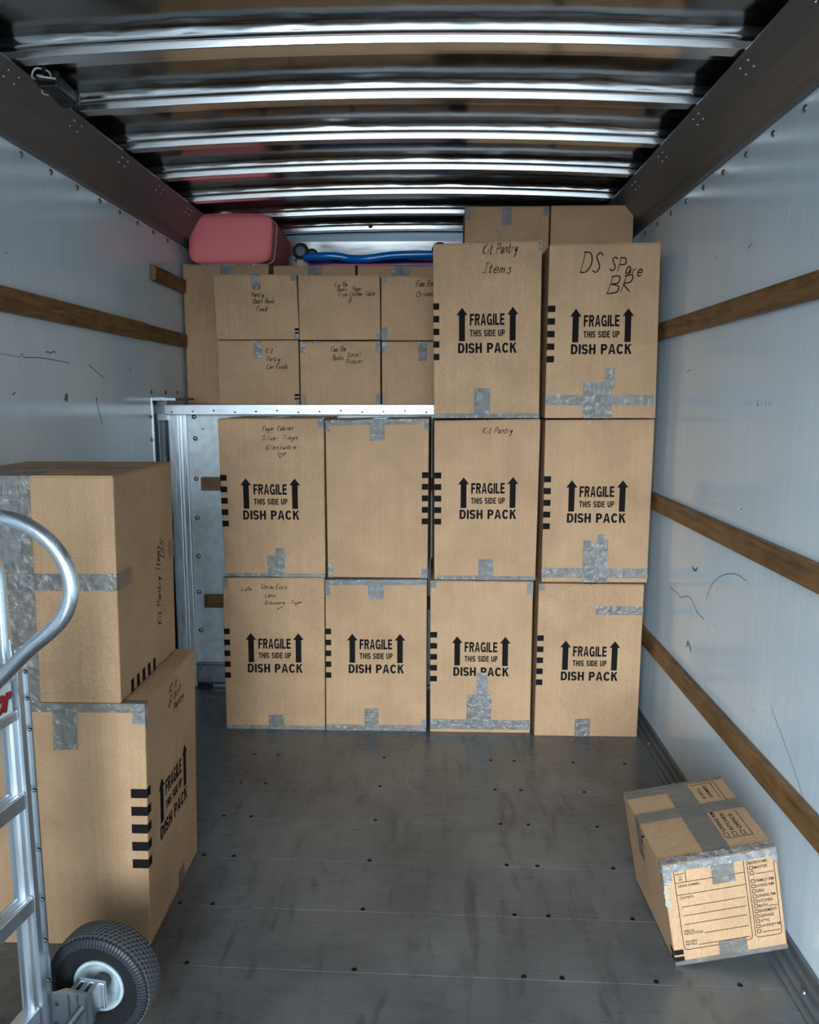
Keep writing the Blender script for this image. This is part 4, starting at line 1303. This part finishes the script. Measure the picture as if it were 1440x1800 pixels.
# ================================================================== HAND TRUCK
def hand_truck():
    ang = math.radians(8)
    root = empty('hand_truck', (-.926, 1.382, 0), -ang)
    tag(root, 'aluminium hand truck with looped handle and black tyre at the left edge', 'hand truck')
    # local x = towards the operator (right in view), local y = along the axle, away from the camera
    YR = .19
    for s in (1, -1):
        y = YR * s
        bm = bmesh.new()
        # extruded rail: half-round inner face, web and flange
        prof = [(.026, -.018), (.026, -.004), (.020, -.004), (.020, .012), (.026, .012), (.026, .018), (-.026, .018), (-.026, .012), (-.020, .010), (-.020, -.012), (-.026, -.018)]
        hr = [(.0 + .017 * math.cos(t), -.016 - .017 * math.sin(t)) for t in [math.pi * k / 8 for k in range(9)]]
        def extr(loop, z0, z1):
            A = [bm.verts.new((a, y + b * s, z0)) for a, b in loop]
            B = [bm.verts.new((a, y + b * s, z1)) for a, b in loop]
            m = len(loop)
            for i in range(m): bm.faces.new([A[i], A[(i + 1) % m], B[(i + 1) % m], B[i]])
            bm.faces.new(A); bm.faces.new(B)
        extr(prof, .03, .985)
        extr([(-.017, -.010)] + [(-p[0], p[1]) for p in hr] + [(.017, -.010)], .03, .835)
        r = mk_bm('side_rail', bm, ALU, root)
        for z in (.20, .30, .40, .52, .66, .80, .87, .93):
            o = rivet_local(r, (.0265, y + .004 * s, z), (1, 0, 0), .0045, DARK_STEEL)
        bm = bmesh.new()
        add_box(bm, -.02, .02, y - .024 * s - .002, y - .024 * s + .002, .94, 1.01, .001)
        mk_bm('handle_socket', bm, ALU, root)
    # frame tube: up from both rails, bent across the top
    bm = bmesh.new()
    R = .105; zt = 1.238
    yy = YR - .018
    pts = [Vector((0, yy, .865)), Vector((0, yy, 1.0)), Vector((0, yy, zt - R))]
    for k in range(1, 9):
        a = math.pi / 2 * k / 8
        pts.append(Vector((0, yy - R + R * math.cos(a), zt - R + R * math.sin(a))))
    pts += [Vector((0, -p.y, p.z)) for p in pts[::-1]]
    sweep(bm, pts, .0135, 20)
    mk_bm('frame_tube', bm, ALU_TUBE, root, True)
    # vertical loop handle in the middle
    loop = [(-.015, .872), (.07, .945), (.133, 1.002), (.184, 1.049), (.233, 1.089), (.263, 1.123), (.278, 1.163), (.275, 1.199), (.259, 1.234), (.229, 1.265), (.188, 1.287), (.142, 1.297), (.07, 1.297), (.015, 1.283), (-.012, 1.255)]
    bm = bmesh.new()
    sweep(bm, spline([Vector((a, 0, b)) for a, b in loop], 6), .0140, 20)
    mk_bm('loop_handle', bm, ALU_TUBE, root, True)
    # cross members
    def cross(name, z0, z1, x0, x1, ribs=True):
        bm = bmesh.new()
        add_box(bm, x0, x1, -YR + .02, YR - .02, z0, z1, .002)
        if ribs:
            for k in range(4):
                zz = x0 + (x1 - x0) * (k + .5) / 4
                add_box(bm, zz - .0025, zz + .0025, -YR + .02, YR - .02, z1 - .001, z1 + .002)
        return mk_bm(name, bm, ALU, root)
    cross('crossbar', .922, .945, -.012, .022)
    cross('crossbar', .832, .852, -.012, .022)
    cross('crossbar', .630, .665, -.014, .024)
    cross('crossbar', .385, .420, -.014, .024)
    cross('crossbar', .090, .150, -.016, .020, False)
    # name plate with the end of a word showing
    bm = bmesh.new()
    add_box(bm, .010, .016, -YR + .025, YR - .028, .852, .922, .001)
    plate = mk_bm('nameplate', bm, LABEL_W, root)
    V, Fc = text2d('tor', .05)
    for off, mt, d, nm in ((.0166, BLACK_PLASTIC, (.004, -.003), 'letter_shadow'), (.0172, RED, (0, 0), 'letters')):
        v3 = [(off, .088 + a * .062 + (b * .016) + d[0], .862 + b * .050 + d[1]) for a, b in V]
        mk(nm, v3, Fc, mt, plate)
    # toe plate on the floor, away from the operator
    bm = bmesh.new()
    add_box(bm, -.245, -.005, -YR - .02, YR + .02, .0, .010, .003)
    add_box(bm, -.03, .005, -YR - .02, YR + .02, .0, .09, .003)
    mk_bm('toe_plate', bm, ALU, root)
    # axle brackets, axle and wheels
    for s in (1, -1):
        bm = bmesh.new()
        def plate_xz(poly, y0, y1):
            A = [bm.verts.new((a, y0, b)) for a, b in poly]
            B = [bm.verts.new((a, y1, b)) for a, b in poly]
            m = len(poly)
            for i in range(m): bm.faces.new([A[i], A[(i + 1) % m], B[(i + 1) % m], B[i]])
            bm.faces.new(A); bm.faces.new(B)
        y = YR * s
        ys = sorted((y + .012 * s, y + .020 * s))
        plate_xz([(-.005, .04), (.05, .055), (.128, .098), (.128, .168), (.06, .172), (.03, .158), (-.005, .16)], *ys)
        for xx in (.07, .092, .114):
            ya = sorted((y + .012 * s, y + .062 * s))
            add_box(bm, xx - .006, xx + .006, ya[0], ya[1], .098, .166, .003)
        ya = sorted((y + .055 * s, y + .066 * s))
        add_box(bm, .062, .132, ya[0], ya[1], .098, .164, .003)
        br = mk_bm('axle_bracket', bm, ALU, root)
        for xx, zz in ((.012, .07), (.012, .14), (.035, .085), (.04, .135)):
            rivet_local(br, (xx, y + (.011 if s > 0 else -.011) , zz), (0, -s, 0), .005, DARK_STEEL)
        # wheel
        yc = YR * s + .113 * s
        wroot = wheel(root, (.100, yc, .131), s)
    bm = bmesh.new()
    sweep(bm, [Vector((.100, -YR - .13, .131)), Vector((.100, YR + .13, .131))], .009, 16)
    mk_bm('axle', bm, DARK_STEEL, root, True)
    return root

def rivet_local(parent, loc, normal, r, mat):
    o = rivet(parent, Vector(loc) + parent.location, normal, r, mat, 'screw')
    return o

def wheel(root, c, s):
    c = Vector(c)
    R, hw = .131, .043
    # tyre carcass with ribbed shoulders
    prof = [(.062, -.026), (.070, -.031), (.092, -.037), (.100, -.0385), (.102, -.0395), (.106, -.0395), (.116, -.0385), (.120, -.036), (.1265, -.030), (.1285, -.018), (.129, 0)]
    prof = prof + [(r, -a) for r, a in prof[-2::-1]]
    m = len(prof)
    def rib(i, k):
        j = min(i, m - 1 - i)
        return (.0014 if (k % 4) < 2 else -.0012) if j in (5, 6, 7) else 0
    bm = bmesh.new()
    lathe(bm, prof, 288, 'Y', c, rib, True)
    ty = mk_bm('tyre', bm, RUBBER, root, True)
    # raised rib ring on each sidewall
    N = 92
    for sd in (-1, 1):
        bm = bmesh.new()
        for k in range(N):
            th = 2 * math.pi * k / N
            d = 2 * math.pi / N * .30
            q = []
            for (r, a) in ((.1045, .0405), (.1165, .0395), (.1235, .0345)):
                for t in (th - d, th + d):
                    q.append(bm.verts.new(c + Vector((r * math.cos(t), sd * a, r * math.sin(t)))))
            lo = [bm.verts.new(v.co + Vector((0, -sd * .003, 0))) for v in q]
            for i in (0, 2):
                bm.faces.new([q[i], q[i + 1], q[i + 3], q[i + 2]])
            for a, b in ((0, 2), (2, 4), (5, 3), (3, 1)):
                bm.faces.new([q[a], q[b], lo[b], lo[a]])
        mk_bm('sidewall_ribs', bm, RUBBER_WALL, ty)
    # tread: zigzag blocks in rows
    bm = bmesh.new()
    N = 66
    for row in range(6):
        a0 = -.0295 + row * .0118 * .84
        for k in range(N):
            th0 = 2 * math.pi * (k + (row % 2) * .5) / N
            dt = 2 * math.pi / N
            pts = []
            for t, off in ((0, 0), (.34, .0022), (.62, -.0022), (.86, 0)):
                pts.append((th0 + dt * t, off))
            L, U = [], []
            for (t, off) in pts:
                for w in (0, .0066):
                    a = a0 + off + w
                    drop = .0022 * (a / .03) ** 2
                    d = Vector((math.cos(t), 0, math.sin(t)))
                    U.append(bm.verts.new(c + d * (R - drop) + Vector((0, a, 0))))
                    L.append(bm.verts.new(c + d * (R - drop - .0035) + Vector((0, a, 0))))
            for i in range(3):
                p = 2 * i
                bm.faces.new([U[p], U[p + 1], U[p + 3], U[p + 2]])
                bm.faces.new([U[p], U[p + 2], L[p + 2], L[p]])
                bm.faces.new([U[p + 1], L[p + 1], L[p + 3], U[p + 3]])
            bm.faces.new([U[0], L[0], L[1], U[1]]); bm.faces.new([U[6], U[7], L[7], L[6]])
    mk_bm('tread', bm, TREAD, ty)
    # dished rim
    bm = bmesh.new()
    pr = [(.012, -.008), (.030, -.006), (.042, -.010), (.050, -.022), (.055, -.031), (.0595, -.034), (.0635, -.033), (.0645, -.028), (.060, -.020)]
    pr2 = pr + [(r, -a) for r, a in pr[::-1]]
    lathe(bm, pr2, 64, 'Y', c, None, True)
    rim = mk_bm('wheel_rim', bm, HUB, root, True)
    bm = bmesh.new()
    lathe(bm, [(.010, -.036), (.018, -.036), (.019, -.030), (.019, .030), (.018, .036), (.010, .036)], 24, 'Y', c)
    mk_bm('hub_bearing', bm, DARK_STEEL, rim, True)
    return ty
hand_truck()
